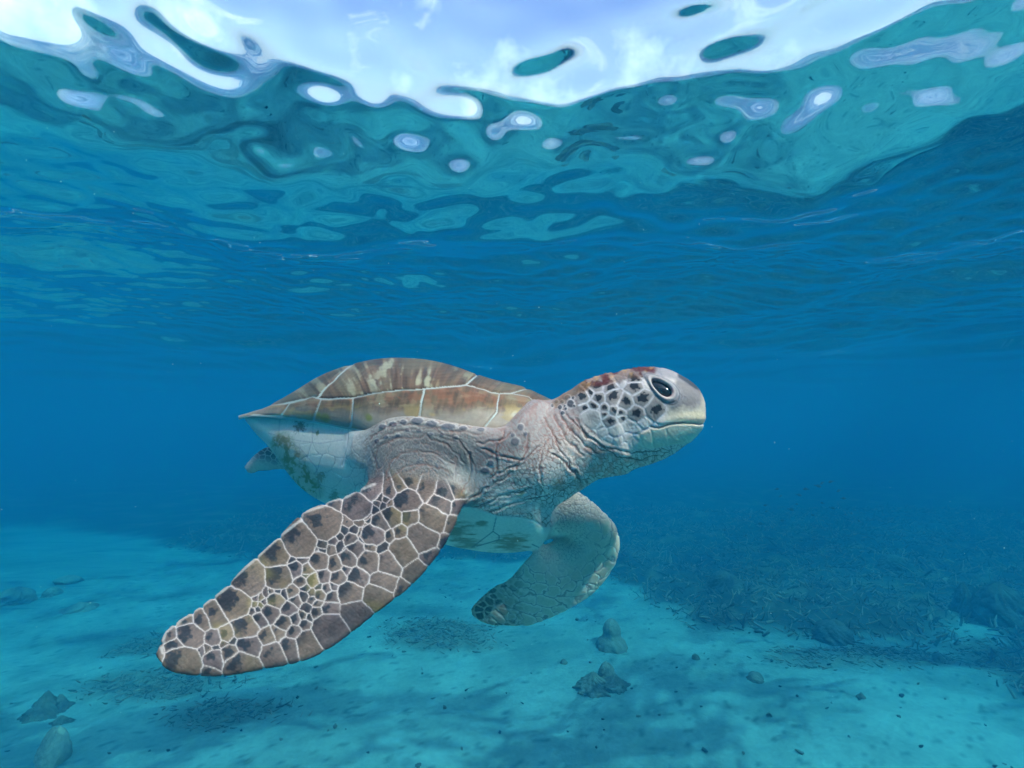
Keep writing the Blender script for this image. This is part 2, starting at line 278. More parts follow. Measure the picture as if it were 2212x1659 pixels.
# ------------------------------------------------------------------ coral heads and rocks standing on the seabed
m_rock = pigment_material('reef_rock', rough=.92, spec=.1, grain=26., bump=.8, dist=.02, lo_=.6, hi_=1.3)
def rock(name, U, V, wpx, hpx, profile, seed, label, shade=.10, cat='rock', rough=.15, group=None):
    """a lumpy stone or coral head: noisy lathe, wpx x hpx as seen, foot at photo point U V"""
    gx, gy = (float(q) for q in ground(U, V)); dist = math.hypot(gy, CAM_Z)
    w, h = wpx/F_PX*dist/2, hpx/F_PX*dist*1.04
    nu, nv = 76, 40
    a = np.linspace(0, 2*np.pi, nu, endpoint=False)[:, None]; t = np.linspace(0, 1, nv)[None]
    pr = np.interp(t, np.linspace(0, 1, len(profile)), profile)
    ca, sa = np.cos(a)*np.ones_like(t), np.sin(a)*np.ones_like(t)
    lump = 1 + rough*1.8*(noise2(ca*1.6+t*2+9, sa*1.6+t*1.5+9, seed, 3)-.5) + rough*1.1*(noise2(ca*5+20, sa*5+t*7+20, seed+1, 4)-.5) + rough*1.1*(noise2(ca*11+40, sa*11+t*14+40, seed+3, 3)-.5)
    rr = w*pr*lump; zz = h*t*(1 + .25*(noise2(ca+5, sa+5, seed+2, 2)-.5)) - .12*h
    P = np.stack([ca*rr, sa*rr*.9, zz], -1)
    P = np.concatenate([P.reshape(-1, 3), [[0, 0, h*.90]], [[0, 0, -.15*h]]])
    i = np.arange(nu); F = []
    for j in range(nv-1):
        F.append(np.stack([i*nv+j, ((i+1) % nu)*nv+j, ((i+1) % nu)*nv+j+1, i*nv+j+1], -1))
    F = np.concatenate(F)
    me = mesh_np(name, P[:-2], F)
    bm = bmesh.new(); bm.from_mesh(me); bm.verts.ensure_lookup_table()
    top = bm.verts.new((0, 0, float(P[np.arange(nu)*nv+nv-1, 2].mean()) + .01*h))
    bm.verts.ensure_lookup_table()
    for k in range(nu):
        f = bm.faces.new((bm.verts[k*nv+nv-1], bm.verts[((k+1) % nu)*nv+nv-1], top)); f.smooth = True
    bm.normal_update(); bm.to_mesh(me); bm.free()
    nvv = len(me.vertices); q = np.empty(nvv*3, np.float32); me.vertices.foreach_get('co', q); q = q.reshape(-1, 3)
    m1 = noise2(q[:, 0]*9/max(w, .01)*.12+3, q[:, 2]*9/max(w, .01)*.12+q[:, 1]*3, seed+5, 4)
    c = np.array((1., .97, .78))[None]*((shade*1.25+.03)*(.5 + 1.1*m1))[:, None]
    put_pigment(me, c)
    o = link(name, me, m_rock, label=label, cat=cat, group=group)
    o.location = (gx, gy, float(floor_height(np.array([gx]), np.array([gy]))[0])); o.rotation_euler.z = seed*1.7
    return o
KNOB = [1.0, 1.05, 1.0, .88, .64, .58, .60, .58, .48, .25]; DOME = [1.0, 1.0, .97, .92, .84, .72, .54, .2]; SLAB = [1.0, 1.0, .9, .75, .55, .4, .25, .1]; SPIKE = [1., .8, .65, .5, .45, .35, .25, .05]
rock('coral_mound', 1322, 1402, 62, 54, KNOB, 3, 'two tiered coral head standing alone on pale sand below the far flipper', .11, 'coral')
rock('coral_boulder', 1311, 1466, 34, 28, DOME, 5, 'small round coral boulder on top of the low coral clump on sand', .12, 'coral')
rock('coral_clump', 1282, 1490, 70, 34, SLAB, 7, 'low ragged coral clump on the sand in front of the small round boulder', .09, 'coral', .42)
rock('coral_clump', 1328, 1486, 58, 22, SLAB, 9, 'flat spreading coral clump beside the ragged clump, fringed by sticks', .08, 'coral', .5)
rock('rock', 1632, 1472, 30, 15, DOME, 11, 'small dark rock alone on the sand in front of the reef edge', .09)
rock('rock', 1503, 1432, 15, 10, DOME, 13, 'tiny dark rock on sand between the two tiered coral head and the reef', .08)
rock('rock', 1218, 1432, 14, 8, DOME, 15, 'tiny dark stone on sand left of the small round coral boulder', .08)
rock('rock', 2027, 1438, 22, 16, DOME, 17, 'round blue grey stone at the sandy margin of the reef', .08)
rock('rock', 1861, 1520, 18, 10, SLAB, 19, 'pointed dark stone on open sand near the right side', .06)
rock('coral_bommie', 2168, 1358, 92, 78, DOME, 21, 'big dark coral mound at the right end of the reef', .05, 'coral', .42)
rock('coral_bommie', 2084, 1338, 60, 60, SPIKE, 23, 'upright dark coral stub left of the big mound on the reef', .05, 'coral', .4)
rock('coral_bommie', 1800, 1385, 74, 34, DOME, 25, 'rounded brown coral cushion at the front edge of the reef', .07, 'coral', .2)
rock('coral_bommie', 1566, 1292, 66, 36, DOME, 27, 'low domed coral in the middle of the dark reef flat', .06, 'coral', .3)
rock('coral_bommie', 1930, 1245, 52, 26, DOME, 29, 'distant coral hump rising from the back of the reef', .06, 'coral', .3)
rock('rock', 117, 1642, 54, 56, DOME, 31, 'pale rounded boulder on sand at the lower left corner', .22, 'rock', .16)
rock('rock', 98, 1532, 58, 40, SLAB, 33, 'dark craggy rock on sand above the pale corner boulder', .08, 'rock', .5)
rock('rock', 130, 1522, 36, 26, SLAB, 35, 'smaller craggy rock touching the dark craggy rock at left', .07, 'rock', .5)
rock('rock', 132, 1556, 30, 14, SLAB, 37, 'flat dark stone just in front of the two craggy rocks', .09, 'rock', .5)
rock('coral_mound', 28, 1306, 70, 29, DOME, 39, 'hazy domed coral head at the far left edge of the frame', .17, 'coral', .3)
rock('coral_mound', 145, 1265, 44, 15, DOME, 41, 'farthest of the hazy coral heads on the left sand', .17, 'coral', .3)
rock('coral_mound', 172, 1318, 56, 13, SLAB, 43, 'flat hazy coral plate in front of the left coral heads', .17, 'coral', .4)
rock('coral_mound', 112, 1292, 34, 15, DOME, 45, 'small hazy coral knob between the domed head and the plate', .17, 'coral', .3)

# ------------------------------------------------------------------ a loose school of small fish over the reef
def fish_mesh():
    bm = bmesh.new(); prof = [(.50, .015, .02), (.42, .06, .10), (.25, .10, .19), (.05, .11, .22), (-.15, .08, .17), (-.32, .04, .08), (-.40, .025, .05)]
    rings = []
    for x_, ry, rz in prof:
        rings.append([bm.verts.new((x_, ry*math.cos(a), rz*math.sin(a))) for a in np.linspace(0, 2*math.pi, 9)[:-1]])
    for A, B in zip(rings[:-1], rings[1:]):
        for k in range(8): bm.faces.new((A[k], A[(k+1) % 8], B[(k+1) % 8], B[k]))
    bm.faces.new(rings[0][::-1]); bm.faces.new(rings[-1])
    l, r = rings[-1][0], rings[-1][4]; t_, b_ = rings[-1][2], rings[-1][6]
    p, q, m = bm.verts.new((-.66, 0, .20)), bm.verts.new((-.66, 0, -.20)), bm.verts.new((-.52, 0, 0))
    for tri in ((l, t_, p), (r, p, t_), (l, p, m), (r, m, p), (l, m, q), (r, q, m), (l, q, b_), (r, b_, q)): bm.faces.new(tri)
    d1, d2, d3 = bm.verts.new((.15, 0, .30)), bm.verts.new((-.22, 0, .24)), bm.verts.new((-.25, 0, .12))
    for tri in ((rings[2][2], d1, rings[3][2]), (rings[3][2], d1, d2), (rings[3][2], d2, d3), (rings[3][2], d3, rings[4][2])): bm.faces.new(tri)
    bm.normal_update(); me = bpy.data.meshes.new('fish'); bm.to_mesh(me); bm.free(); return me
m_fish, N_, L_, b_ = new_mat('fish_scales')
nz = N_.new('ShaderNodeTexNoise'); nz.inputs['Scale'].default_value = 6; cr = N_.new('ShaderNodeValToRGB')
cr.color_ramp.elements[0].color = (.012, .014, .016, 1); cr.color_ramp.elements[1].color = (.05, .055, .05, 1)
L_.new(nz.outputs['Fac'], cr.inputs['Fac']); L_.new(cr.outputs['Color'], b_.inputs['Base Color']); b_.inputs['Roughness'].default_value = .4
FISH = [(1340,14),(1322,27),(1412,47),(1240,66),(1160,70),(1432,80),(1095,110),(1230,105),(1100,136),(1300,153),(1440,150),(1466,144),(1170,176),(1075,190),(1125,206),(918,216),(1010,241),(1378,8),(1270,40),(1206,128),(1340,100),(1385,122),(1030,160),(1145,40),(1500,178),(1780,228)]
fm = fish_mesh(); fm.materials.append(m_fish); rF = np.random.default_rng(77); fish0 = None
for k, (fx, fy) in enumerate(FISH):
    Uf, Vf = 1106 + fx*.5, 1036.5 + fy*.5003; d_ = rF.uniform(7.5, 9.5)
    x_ = (Uf-1106)/F_PX*d_; y_ = (829.5-Vf)/F_PX*d_; c_, s_ = math.cos(R(PITCH)), math.sin(R(PITCH))
    if fish0 is None:
        o = fish0 = link('fish', fm, (), label='tiny dark fish of the loose school hovering over the reef', cat='fish', group='small fish schooling over the reef')
    else:
        o = fish0.copy(); scene.collection.objects.link(o)
    o.location = (x_, d_*c_ - y_*s_, CAM_Z + d_*s_ + y_*c_); o.scale = (.085*rF.uniform(.8, 1.25),)*3
    o.rotation_euler = (0, rF.normal(0, .2), rF.choice([0.2, 2.9]) + rF.normal(0, .4))
# ------------------------------------------------------------------ sea turtle
import openvdb as vdb
CP, SP = math.cos(R(PITCH)), math.sin(R(PITCH))
def place(U, V, D):
    """photo coordinates (2212 px wide) and distance along the view axis -> world"""
    U, V, D = np.broadcast_arrays(np.asarray(U, float), np.asarray(V, float), np.asarray(D, float))
    x = (U - 1106)/F_PX*D; y = (829.5 - V)/F_PX*D
    return np.stack([x, D*CP - y*SP, CAM_Z + D*SP + y*CP], -1)
def unplace(P):
    d = P[:, 1]*CP + (P[:, 2]-CAM_Z)*SP
    y = -P[:, 1]*SP + (P[:, 2]-CAM_Z)*CP
    return P[:, 0]/d*F_PX + 1106, 829.5 - y/d*F_PX, d

def spline(K, n):
    """Catmull-Rom through the rows of K, n samples"""
    K = np.asarray(K, float); m = len(K)
    t = np.linspace(0, m-1, n); i = np.clip(t.astype(int), 0, m-2); f = (t-i)[:, None]
    P = np.vstack([2*K[0]-K[1], K, 2*K[-1]-K[-2]])
    a, b, c, d = P[i], P[i+1], P[i+2], P[i+3]
    return 0.5*(2*b + (c-a)*f + (2*a-5*b+4*c-d)*f*f + (3*b-a-3*c+d)*f**3)

def loft(stations, p=2.2, n=70, m=40):
    """rows: Au Av Bu Bv DA DB t -> closed mesh (points, tris)"""
    S = spline(stations, n); S[:, 6] = np.maximum(S[:, 6], .004)
    ph = np.linspace(0, 2*np.pi, m, endpoint=False)
    c = np.sign(np.cos(ph))*np.abs(np.cos(ph))**(2/p); s = np.sign(np.sin(ph))*np.abs(np.sin(ph))**(2/p)
    mu, mv = (S[:, 0]+S[:, 2])/2, (S[:, 1]+S[:, 3])/2
    hu, hv = (S[:, 0]-S[:, 2])/2, (S[:, 1]-S[:, 3])/2
    md, hd = (S[:, 4]+S[:, 5])/2, (S[:, 4]-S[:, 5])/2
    U = mu[:, None] + c*hu[:, None]; V = mv[:, None] + c*hv[:, None]
    D = md[:, None] + c*hd[:, None] - s*S[:, 6][:, None]
    P = place(U, V, D).reshape(-1, 3)
    k = len(P); P = np.vstack([P, P[:m].mean(0), P[-m:].mean(0)])
    a = np.arange(n-1)[:, None]*m + np.arange(m)[None]; b = np.arange(n-1)[:, None]*m + (np.arange(m)[None]+1) % m
    T = np.concatenate([np.stack([a, b, b+m], -1).reshape(-1, 3), np.stack([a, b+m, a+m], -1).reshape(-1, 3)])
    j = np.arange(m); q = (j+1) % m; e = (n-1)*m
    T = np.concatenate([T, np.stack([np.full(m, k), q, j], -1), np.stack([np.full(m, k+1), e+j, e+q], -1)])
    return P, T

LOFT = {}
LOFT['core'] = loft([
 (526,899.5,532,911,1.63,1.63,.010),(548,896,556,940,1.61,1.61,.04),(572,893,580,965,1.60,1.60,.07),(640,862,648,1052,1.56,1.56,.165),(720,822,728,1100,1.52,1.52,.235),
 (830,802,830,1140,1.46,1.46,.275),(950,808,950,1174,1.41,1.41,.285),(1050,838,1045,1192,1.37,1.37,.265),(1110,860,1115,1193,1.34,1.34,.225),
 (1150,880,1168,1178,1.31,1.31,.18),(1170,915,1190,1140,1.29,1.29,.11)], p=2.3)
LOFT['neck'] = loft([
 (1035,880,985,1105,1.32,1.30,.16),(1085,868,1080,1122,1.27,1.27,.175),(1140,858,1155,1110,1.225,1.235,.165),(1188,864,1215,1085,1.19,1.21,.135),
 (1226,845,1257,1058,1.165,1.18,.105),(1262,829,1300,1031,1.145,1.155,.09),(1310,815,1350,1017,1.125,1.13,.085)], p=2.2)
LOFT['head'] = loft([
 (1255,838,1290,1020,1.145,1.155,.07),(1285,822,1335,1021,1.135,1.14,.083),(1330,806,1385,1009,1.12,1.125,.09),(1370,795.5,1425,996,1.105,1.11,.09),(1410,793.5,1455,981,1.09,1.095,.086),
 (1445,798,1480,963,1.075,1.08,.076),(1474,812,1497,949,1.065,1.068,.064),(1496,826,1509,936,1.056,1.058,.052),(1512,843,1518,922,1.05,1.05,.040),(1521,862,1523,900,1.047,1.047,.026),(1524.5,874,1524.5,886,1.046,1.046,.012)], p=2.45)
LOFT['shoulder'] = loft([
 (800,970,815,1045,1.29,1.27,.045),(850,940,850,1060,1.265,1.225,.075),(915,925,925,1070,1.245,1.19,.085),(975,928,985,1075,1.245,1.195,.085),(1040,935,1035,1080,1.25,1.225,.08),(1090,945,1085,1070,1.25,1.25,.06)], p=2.1)
LOFT['fold'] = loft([
 (775,940,768,985,1.25,1.25,.012),(832,909,822,1020,1.178,1.20,.022),(901,900,900,1045,1.14,1.18,.026),(970,912,965,1050,1.112,1.165,.030),(1030,922,1030,1055,1.095,1.15,.034),(1091,927,1090,1050,1.085,1.14,.036),(1130,899,1140,1020,1.09,1.13,.036),(1165,876,1180,990,1.12,1.14,.03)], p=2.0)
LOFT['near_flipper'] = loft([
 (856,930,955,925,1.26,1.24,.05),(826,1030,980,1012,1.205,1.165,.052),(790,1053,996,1070,1.17,1.115,.052),(752,1072,988,1115,1.145,1.075,.048),(704,1088,962,1170,1.13,1.05,.040),(652,1112,925,1222,1.11,1.03,.035),
 (603,1161,882,1268,1.09,1.01,.031),(560,1200,842,1299,1.07,.99,.028),(525,1230,800,1331,1.05,.975,.026),(492,1266,758,1365,1.03,.96,.024),(437,1310,705,1402,1.005,.945,.021),
 (412,1326,650,1427,.985,.93,.019),(381,1347,569,1443,.965,.92,.016),(362,1362,490,1457,.945,.91,.013),(350,1384,430,1457,.93,.905,.011),(345,1401,380,1450,.92,.90,.009),(340,1412,354,1437,.91,.90,.007)], p=2.0, n=110)
LOFT['far_flipper'] = loft([
 (1205,1050,1110,1140,1.42,1.45,.06),(1253,1064,1150,1163,1.38,1.42,.055),(1300,1103,1195,1163,1.335,1.40,.045),(1328,1133,1208,1160,1.31,1.41,.038),(1338.5,1168,1215,1159,1.305,1.41,.034),
 (1335,1204,1219,1160,1.32,1.41,.030),(1320,1236,1215,1163,1.345,1.40,.026),(1285,1279,1195,1168,1.375,1.385,.023),(1245,1307,1165,1190,1.40,1.36,.020),(1205,1328,1135,1212,1.415,1.345,.018),(1149,1350,1101,1250,1.42,1.345,.016),
 (1105,1352,1070,1266,1.415,1.35,.014),(1067,1351,1043,1287,1.41,1.355,.012),(1040,1343,1027,1303,1.40,1.36,.010),(1020,1329,1017,1314,1.39,1.37,.008)], p=2.0, n=90)
LOFT['hind_flipper'] = loft([
 (690,975,690,1020,1.62,1.62,.04),(640,970,640,1014,1.66,1.66,.035),(600,966,600,1013,1.69,1.69,.03),(577,966,580,1016,1.71,1.71,.025),(555,979,560,1017,1.73,1.73,.02),(538,996,546,1022,1.74,1.74,.014),(528,1009,537,1022,1.745,1.745,.009)], p=2.0)
# right hind flipper, tucked behind the near flank
LOFT['hind_flipper_near'] = loft([
 (720,1000,720,1050,1.45,1.45,.04),(690,1000,692,1045,1.47,1.47,.035),(660,1000,664,1030,1.52,1.52,.025)], p=2.0)

VOX = 0.004; HW = 14
lo = np.min([P.min(0) for P, T in LOFT.values()], 0) - .05; hi = np.max([P.max(0) for P, T in LOFT.values()], 0) + .05
dims = np.ceil((hi-lo)/VOX).astype(int)
def sdf(P, T):
    g = vdb.FloatGrid.createLevelSetFromPolygons(((P-lo)/VOX).astype(np.float32), triangles=T.astype(np.uint32), halfWidth=HW)
    a = np.full(dims, float(HW), np.float32); g.copyToArray(a, ijk=(0, 0, 0)); return a
def smin(a, b, k):
    h = np.clip(.5 + .5*(b-a)/k, 0, 1); return b*(1-h) + a*h - k*h*(1-h)
FIELDS = {k: sdf(*v) for k, v in LOFT.items()}
body = FIELDS['core'].copy()
for k, r in (('neck', 9), ('shoulder', 10), ('fold', 11), ('head', 7), ('far_flipper', 8), ('hind_flipper', 5), ('hind_flipper_near', 5), ('near_flipper', 13)):
    body = smin(body, FIELDS[k], r)
grid = vdb.FloatGrid(); grid.background = float(HW)
grid.copyFromArray(body, tolerance=0.0)
pts, quads = grid.convertToQuads(isovalue=0.0)
me0 = mesh_np('skin', pts*VOX + lo, quads[:, ::1].astype(np.int32))
tmp = bpy.data.objects.new('tmp', me0); scene.collection.objects.link(tmp)
md_ = tmp.modifiers.new('s', 'SMOOTH'); md_.factor = .5; md_.iterations = 3
md_ = tmp.modifiers.new('s2', 'SUBSURF'); md_.levels = 1
dg = bpy.context.evaluated_depsgraph_get(); ev = tmp.evaluated_get(dg)
skin_me = bpy.data.meshes.new_from_object(ev)
bpy.data.objects.remove(tmp); bpy.data.meshes.remove(me0)
NV = len(skin_me.vertices)
co = np.empty(NV*3, np.float32); skin_me.vertices.foreach_get('co', co); co = co.reshape(-1, 3).astype(float)
nor = np.empty(NV*3, np.float32); skin_me.vertices.foreach_get('normal', nor); nor = nor.reshape(-1, 3).astype(float)
ctr = co[np.argmax(co[:, 2])]; 
if nor[np.argmax(co[:, 2]), 2] < 0:
    skin_me.flip_normals(); nor = -nor
print('skin verts', NV, 'dims', dims)
def sample(field):
    q = np.clip(np.rint((co-lo)/VOX).astype(int), 0, dims-1); return field[q[:, 0], q[:, 1], q[:, 2]]
DIST = {k: sample(v) for k, v in FIELDS.items()}
del FIELDS, body
names = list(DIST); A_ = np.stack([DIST[k] for k in names])
part = np.argmin(A_, 0)
def weight(k, soft=3.0):
    oth = np.min(np.stack([DIST[j] for j in names if j != k]), 0)
    return np.clip(.5 + (oth-DIST[k])/(2*soft), 0, 1)
U, V, D = unplace(co)

def worley(x, y, seed=0, jit=.9):
    """F1, F2 (cell units) and a random value per cell"""
    ix, iy = np.floor(x).astype(np.int64), np.floor(y).astype(np.int64)
    f1 = np.full(x.shape, 9.); f2 = np.full(x.shape, 9.); rid = np.zeros(x.shape)
    for a in (-1, 0, 1):
        for b in (-1, 0, 1):
            cx, cy = ix+a, iy+b
            n = (cx*374761393 + cy*668265263 + seed*1013904223) & 0xFFFFFFFF
            n = ((n ^ (n >> 13))*1274126177) & 0xFFFFFFFF; n = n ^ (n >> 16)
            jx, jy = (n & 0xFFFF)/65535., ((n >> 16) & 0xFFFF)/65535.
            d = np.hypot(cx + .5 + jit*(jx-.5) - x, cy + .5 + jit*(jy-.5) - y)
            m = d < f1
            f2 = np.where(m, f1, np.minimum(f2, d)); rid = np.where(m, ((n >> 7) & 1023)/1023., rid); f1 = np.where(m, d, f1)
    return f1, f2, rid
def power_cells(x, y, seeds):
    """seeds rows u v r : distance to the cell border (px), cell index, offset from the seed over r"""
    S = np.asarray(seeds, float); b1 = np.full(x.shape, 1e18); i1 = np.zeros(x.shape, int)
    for k, (u, v, r) in enumerate(S):
        d = (x-u)**2 + (y-v)**2 - r*r; m = d < b1; b1 = np.where(m, d, b1); i1 = np.where(m, k, i1)
    dist = np.full(x.shape, 1e9)
    for k, (u, v, r) in enumerate(S):
        d = (x-u)**2 + (y-v)**2 - r*r
        sep = np.hypot(u-S[i1, 0], v-S[i1, 1]); e = np.where(i1 == k, 1e9, (d-b1)/(2*np.maximum(sep, 1e-6)))
        dist = np.minimum(dist, e)
    return dist, i1, (x-S[i1, 0])/S[i1, 2], (y-S[i1, 1])/S[i1, 2], S[i1, 2]

col = np.zeros((NV, 3)); rel = np.zeros(NV)                 # pigment, relief (m)
def lay(c, w):
    w = np.asarray(w)[:, None]; col[:] = col*(1-w) + np.asarray(c, float)*w
n1 = noise2(U*.02, V*.02, 1, 4); n2 = noise2(U*.09, V*.09, 2, 3); n3 = noise2(U*.3, V*.3, 6, 2)
wx, wy = (noise2(U*.05, V*.05, 21, 3)-.5), (noise2(U*.05, V*.05, 22, 3)-.5)

# flank and plastron: cream plates with thin dark sutures and algae
col[:] = (.70, .68, .66)
lay((.70, .66, .68), sstep(.4, .7, n1)*.6)
f1, f2, rid = worley((U + 14*wx)/38, (V + 14*wy)/34, 3)
near = sstep(600, 660, U)*sstep(930, 985, V)*(1-sstep(1080, 1120, V))
lay((.36, .28, .34), (1-sstep(.015, .05, f2-f1))*near*.65); rel -= .0006*(1-sstep(.02, .09, f2-f1))*near
f1, f2, rid = worley((U + 10*wx)/13, (V + 10*wy)/15, 5)
w = sstep(735, 800, U)*sstep(930, 960, V)*(1-sstep(1100, 1130, V))*weight('core', 5)*(1-sstep(900, 960, U))
lay((.42, .24, .25), (1-sstep(.02, .13, f2-f1))*w*.6); rel += .0008*sstep(0, .3, f2-f1)*w
for k in range(3):                                          # plate seams below the rim
    x0, y0 = ((605, 899), (677, 906), (753, 920))[k]
    d = seg_dist(U, V, [(x0, y0), (x0-4, y0+50), (x0-14, y0+85)]); lay((.50, .44, .48), (1-sstep(.8, 2.2, d))*.6); rel -= .0008*(1-sstep(.6, 2.5, d))
d = seg_dist(U, V, [(580, 936), (640, 951), (690, 958), (740, 950)]); lay((.40, .31, .38), (1-sstep(.6, 1.7, d))*.6)
d = seg_dist(U, V, [(618, 945), (655, 975), (683, 1010), (692, 1075)]); lay((.40, .31, .38), (1-sstep(.6, 1.7, d))*.6)
alg = (1-sstep(16, 34, seg_dist(U, V, [(608, 958), (628, 990), (650, 1030), (672, 1058)]) + 26*(n2-.5)))
lay((.20, .19, .05), alg*sstep(.35, .62, n2+.25*(n3-.5))*.9); lay((.34, .24, .10), alg*.35)
for (a, b, r, c) in ((648, 922, 16, (.20, .11, .05)), (706, 901, 12, (.20, .20, .03)), (685, 935, 6, (.25, .22, .08)), (800, 903, 12, (.30, .26, .05)), (693, 1030, 12, (.35, .24, .16)), (720, 1072, 14, (.36, .28, .2))):
    lay(c, (1-sstep(.3, 1.1, np.hypot(U-a, V-b)/r + 1.6*(n3-.5)))*.85)
chest_line = [(940, 1092), (993, 1095), (1029, 1099), (1072, 1116), (1118, 1118), (1153, 1125), (1178, 1140)]
ly = np.interp(U, [p[0] for p in chest_line], [p[1] for p in chest_line])
plas = sstep(-1, 3, V-ly)*sstep(900, 930, U)*weight('core', 5)
lay((.70, .74, .68), plas)
for (a, b, r) in ((985, 1150, 42), (1105, 1178, 48), (1040, 1132, 16), (1012, 1172, 34)):
    e = np.hypot((U-a)/1.7, (V-b)+.12*(U-a))/r*1.7
    lay((.24, .16, .07), (1-sstep(.25, 1.05, e + 1.5*(noise2(U*.05, V*.22, 31, 4)-.5)))*plas*.75)
for pl in ([(1072, 1116), (1065, 1148), (1020, 1182)], [(1065, 1148), (1078, 1157), (1078, 1166), (1030, 1180)], [(1150, 1176), (1165, 1183)]):
    lay((.16, .17, .2), (1-sstep(.6, 1.8, seg_dist(U, V, pl)))*plas*.8)
rel -= .0012*(1-sstep(0, 4, np.abs(V-ly)))*sstep(960, 1000, U)*weight('core', 5)

# chest, neck and shoulder skin
skinw = np.clip(weight('neck', 4) + weight('shoulder', 4) + weight('fold', 3) + weight('head', 4) + weight('near_flipper', 4), 0, 1)
skinw = np.maximum(skinw, (1-sstep(-3, 1, V-ly))*sstep(880, 960, U)*sstep(880, 940, V)*weight('core', 5))
base = np.zeros((NV, 3)); base[:] = (.70, .62, .60)
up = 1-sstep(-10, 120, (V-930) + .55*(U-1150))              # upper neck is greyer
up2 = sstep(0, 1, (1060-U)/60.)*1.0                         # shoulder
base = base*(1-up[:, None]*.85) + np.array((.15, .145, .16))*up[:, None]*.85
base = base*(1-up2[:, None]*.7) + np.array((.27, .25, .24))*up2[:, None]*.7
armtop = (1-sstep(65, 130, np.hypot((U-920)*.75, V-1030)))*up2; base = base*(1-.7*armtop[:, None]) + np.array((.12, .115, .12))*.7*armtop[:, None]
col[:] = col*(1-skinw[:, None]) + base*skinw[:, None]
ca, sa = math.cos(R(-36)), math.sin(R(-36))
a_ = (U-1150)*ca + (V-1000)*sa; b_ = -(U-1150)*sa + (V-1000)*ca
f1, f2, rid = worley((a_ + 16*wx)/8, (b_ + 20*wy)/12.5, 9)
red = sstep(.25, .75, n1 + .5*sstep(930, 1040, V) - .1)
nk = skinw*sstep(1010, 1050, U)
edge = 1-sstep(.04, .20, f2-f1)
lay((.26, .085, .06), edge*nk*(.22 + .55*red)); rel += nk*.0003*(sstep(0, .35, f2-f1)-.5)
f1, f2, rid = worley((a_ + 50*wx)/19, (b_ + 30*wy)/75, 13)   # long folds
fold = 1-sstep(.02, .12, f2-f1); lay((.20, .09, .07), fold*nk*.45); rel -= .0004*fold*nk
thr = sstep(1225, 1260, U)*sstep(950, 985, V + .3*(1300-U))*skinw  # throat: red stains
lay((.60, .30, .25), thr*sstep(.35, .7, n2)*.7)
lay((.45, .22, .12), (1-sstep(.3, 1, np.hypot(U-1205, V-1047)/16 + n3-.5))*nk*.6)
lay((.50, .36, .20), (1-sstep(.5, 1, np.hypot(U-1126, V-1066)/9 + n3-.5))*nk*.7)
# shoulder: rings of small dark scales around the arm
px_, py_ = U-915, V-1050; rr = np.hypot(px_, py_*1.05); th = np.arctan2(py_, px_)
f1, f2, rid = worley((rr + 14*wx)/8.5, th*(90/13.) + 5*wy, 15)
sw = skinw*(1-sstep(1010, 1060, U))
lay((.10, .10, .12), (1-sstep(.18, .42, f1))*sw*sstep(.35, .6, rid)*(.35 + .65*(1-sstep(60, 110, rr))))
lay((.36, .34, .33), (1-sstep(.03, .16, f2-f1))*sw*.5); rel += sw*.0004*(sstep(0, .4, f2-f1)-.5)
f1, f2, rid = worley((rr + 24*wx)/20, th*(90/60.) + 3*wy, 17)
fold = 1-sstep(.02, .12, f2-f1); lay((.30, .17, .14), fold*sw*.5); rel -= .0007*fold*sw
for (a, b, rx, ry) in ((827,922,9,6),(849.5,916,9,6),(872,911.5,8,5.5),(901,909,13.5,7.5),(932,915,13,7),(968.5,921,17,6.5),(1001,925,10,4.5),(1039,928,10,4),(1125,923,8,8),(1113,954,10,10),(1135,937,5,5),(1108,940,5,5),(834,944,6,5),(815,952,6,5),(860,940,5,4),(1060,1000,8,7),(1075,985,6,6),(1048,1016,12,7),(880,928,6,4),(905,930,7,4),(930,938,7,4),(955,938,6,4),(985,945,6,4)):
    e = np.hypot((U-a)/rx, (V-b)/ry); f = 1-sstep(.75, 1.05, e + .35*(n3-.5)); ww = skinw*np.where(D < 1.35, 1, 0)
    lay((.36, .35, .36), (1-sstep(1.0, 1.45, e))*ww*.6); lay((.10, .10, .13) if V[0] is not None else 0, f*ww*.85); rel += .0015*(1-sstep(.6, 1.3, e))*ww

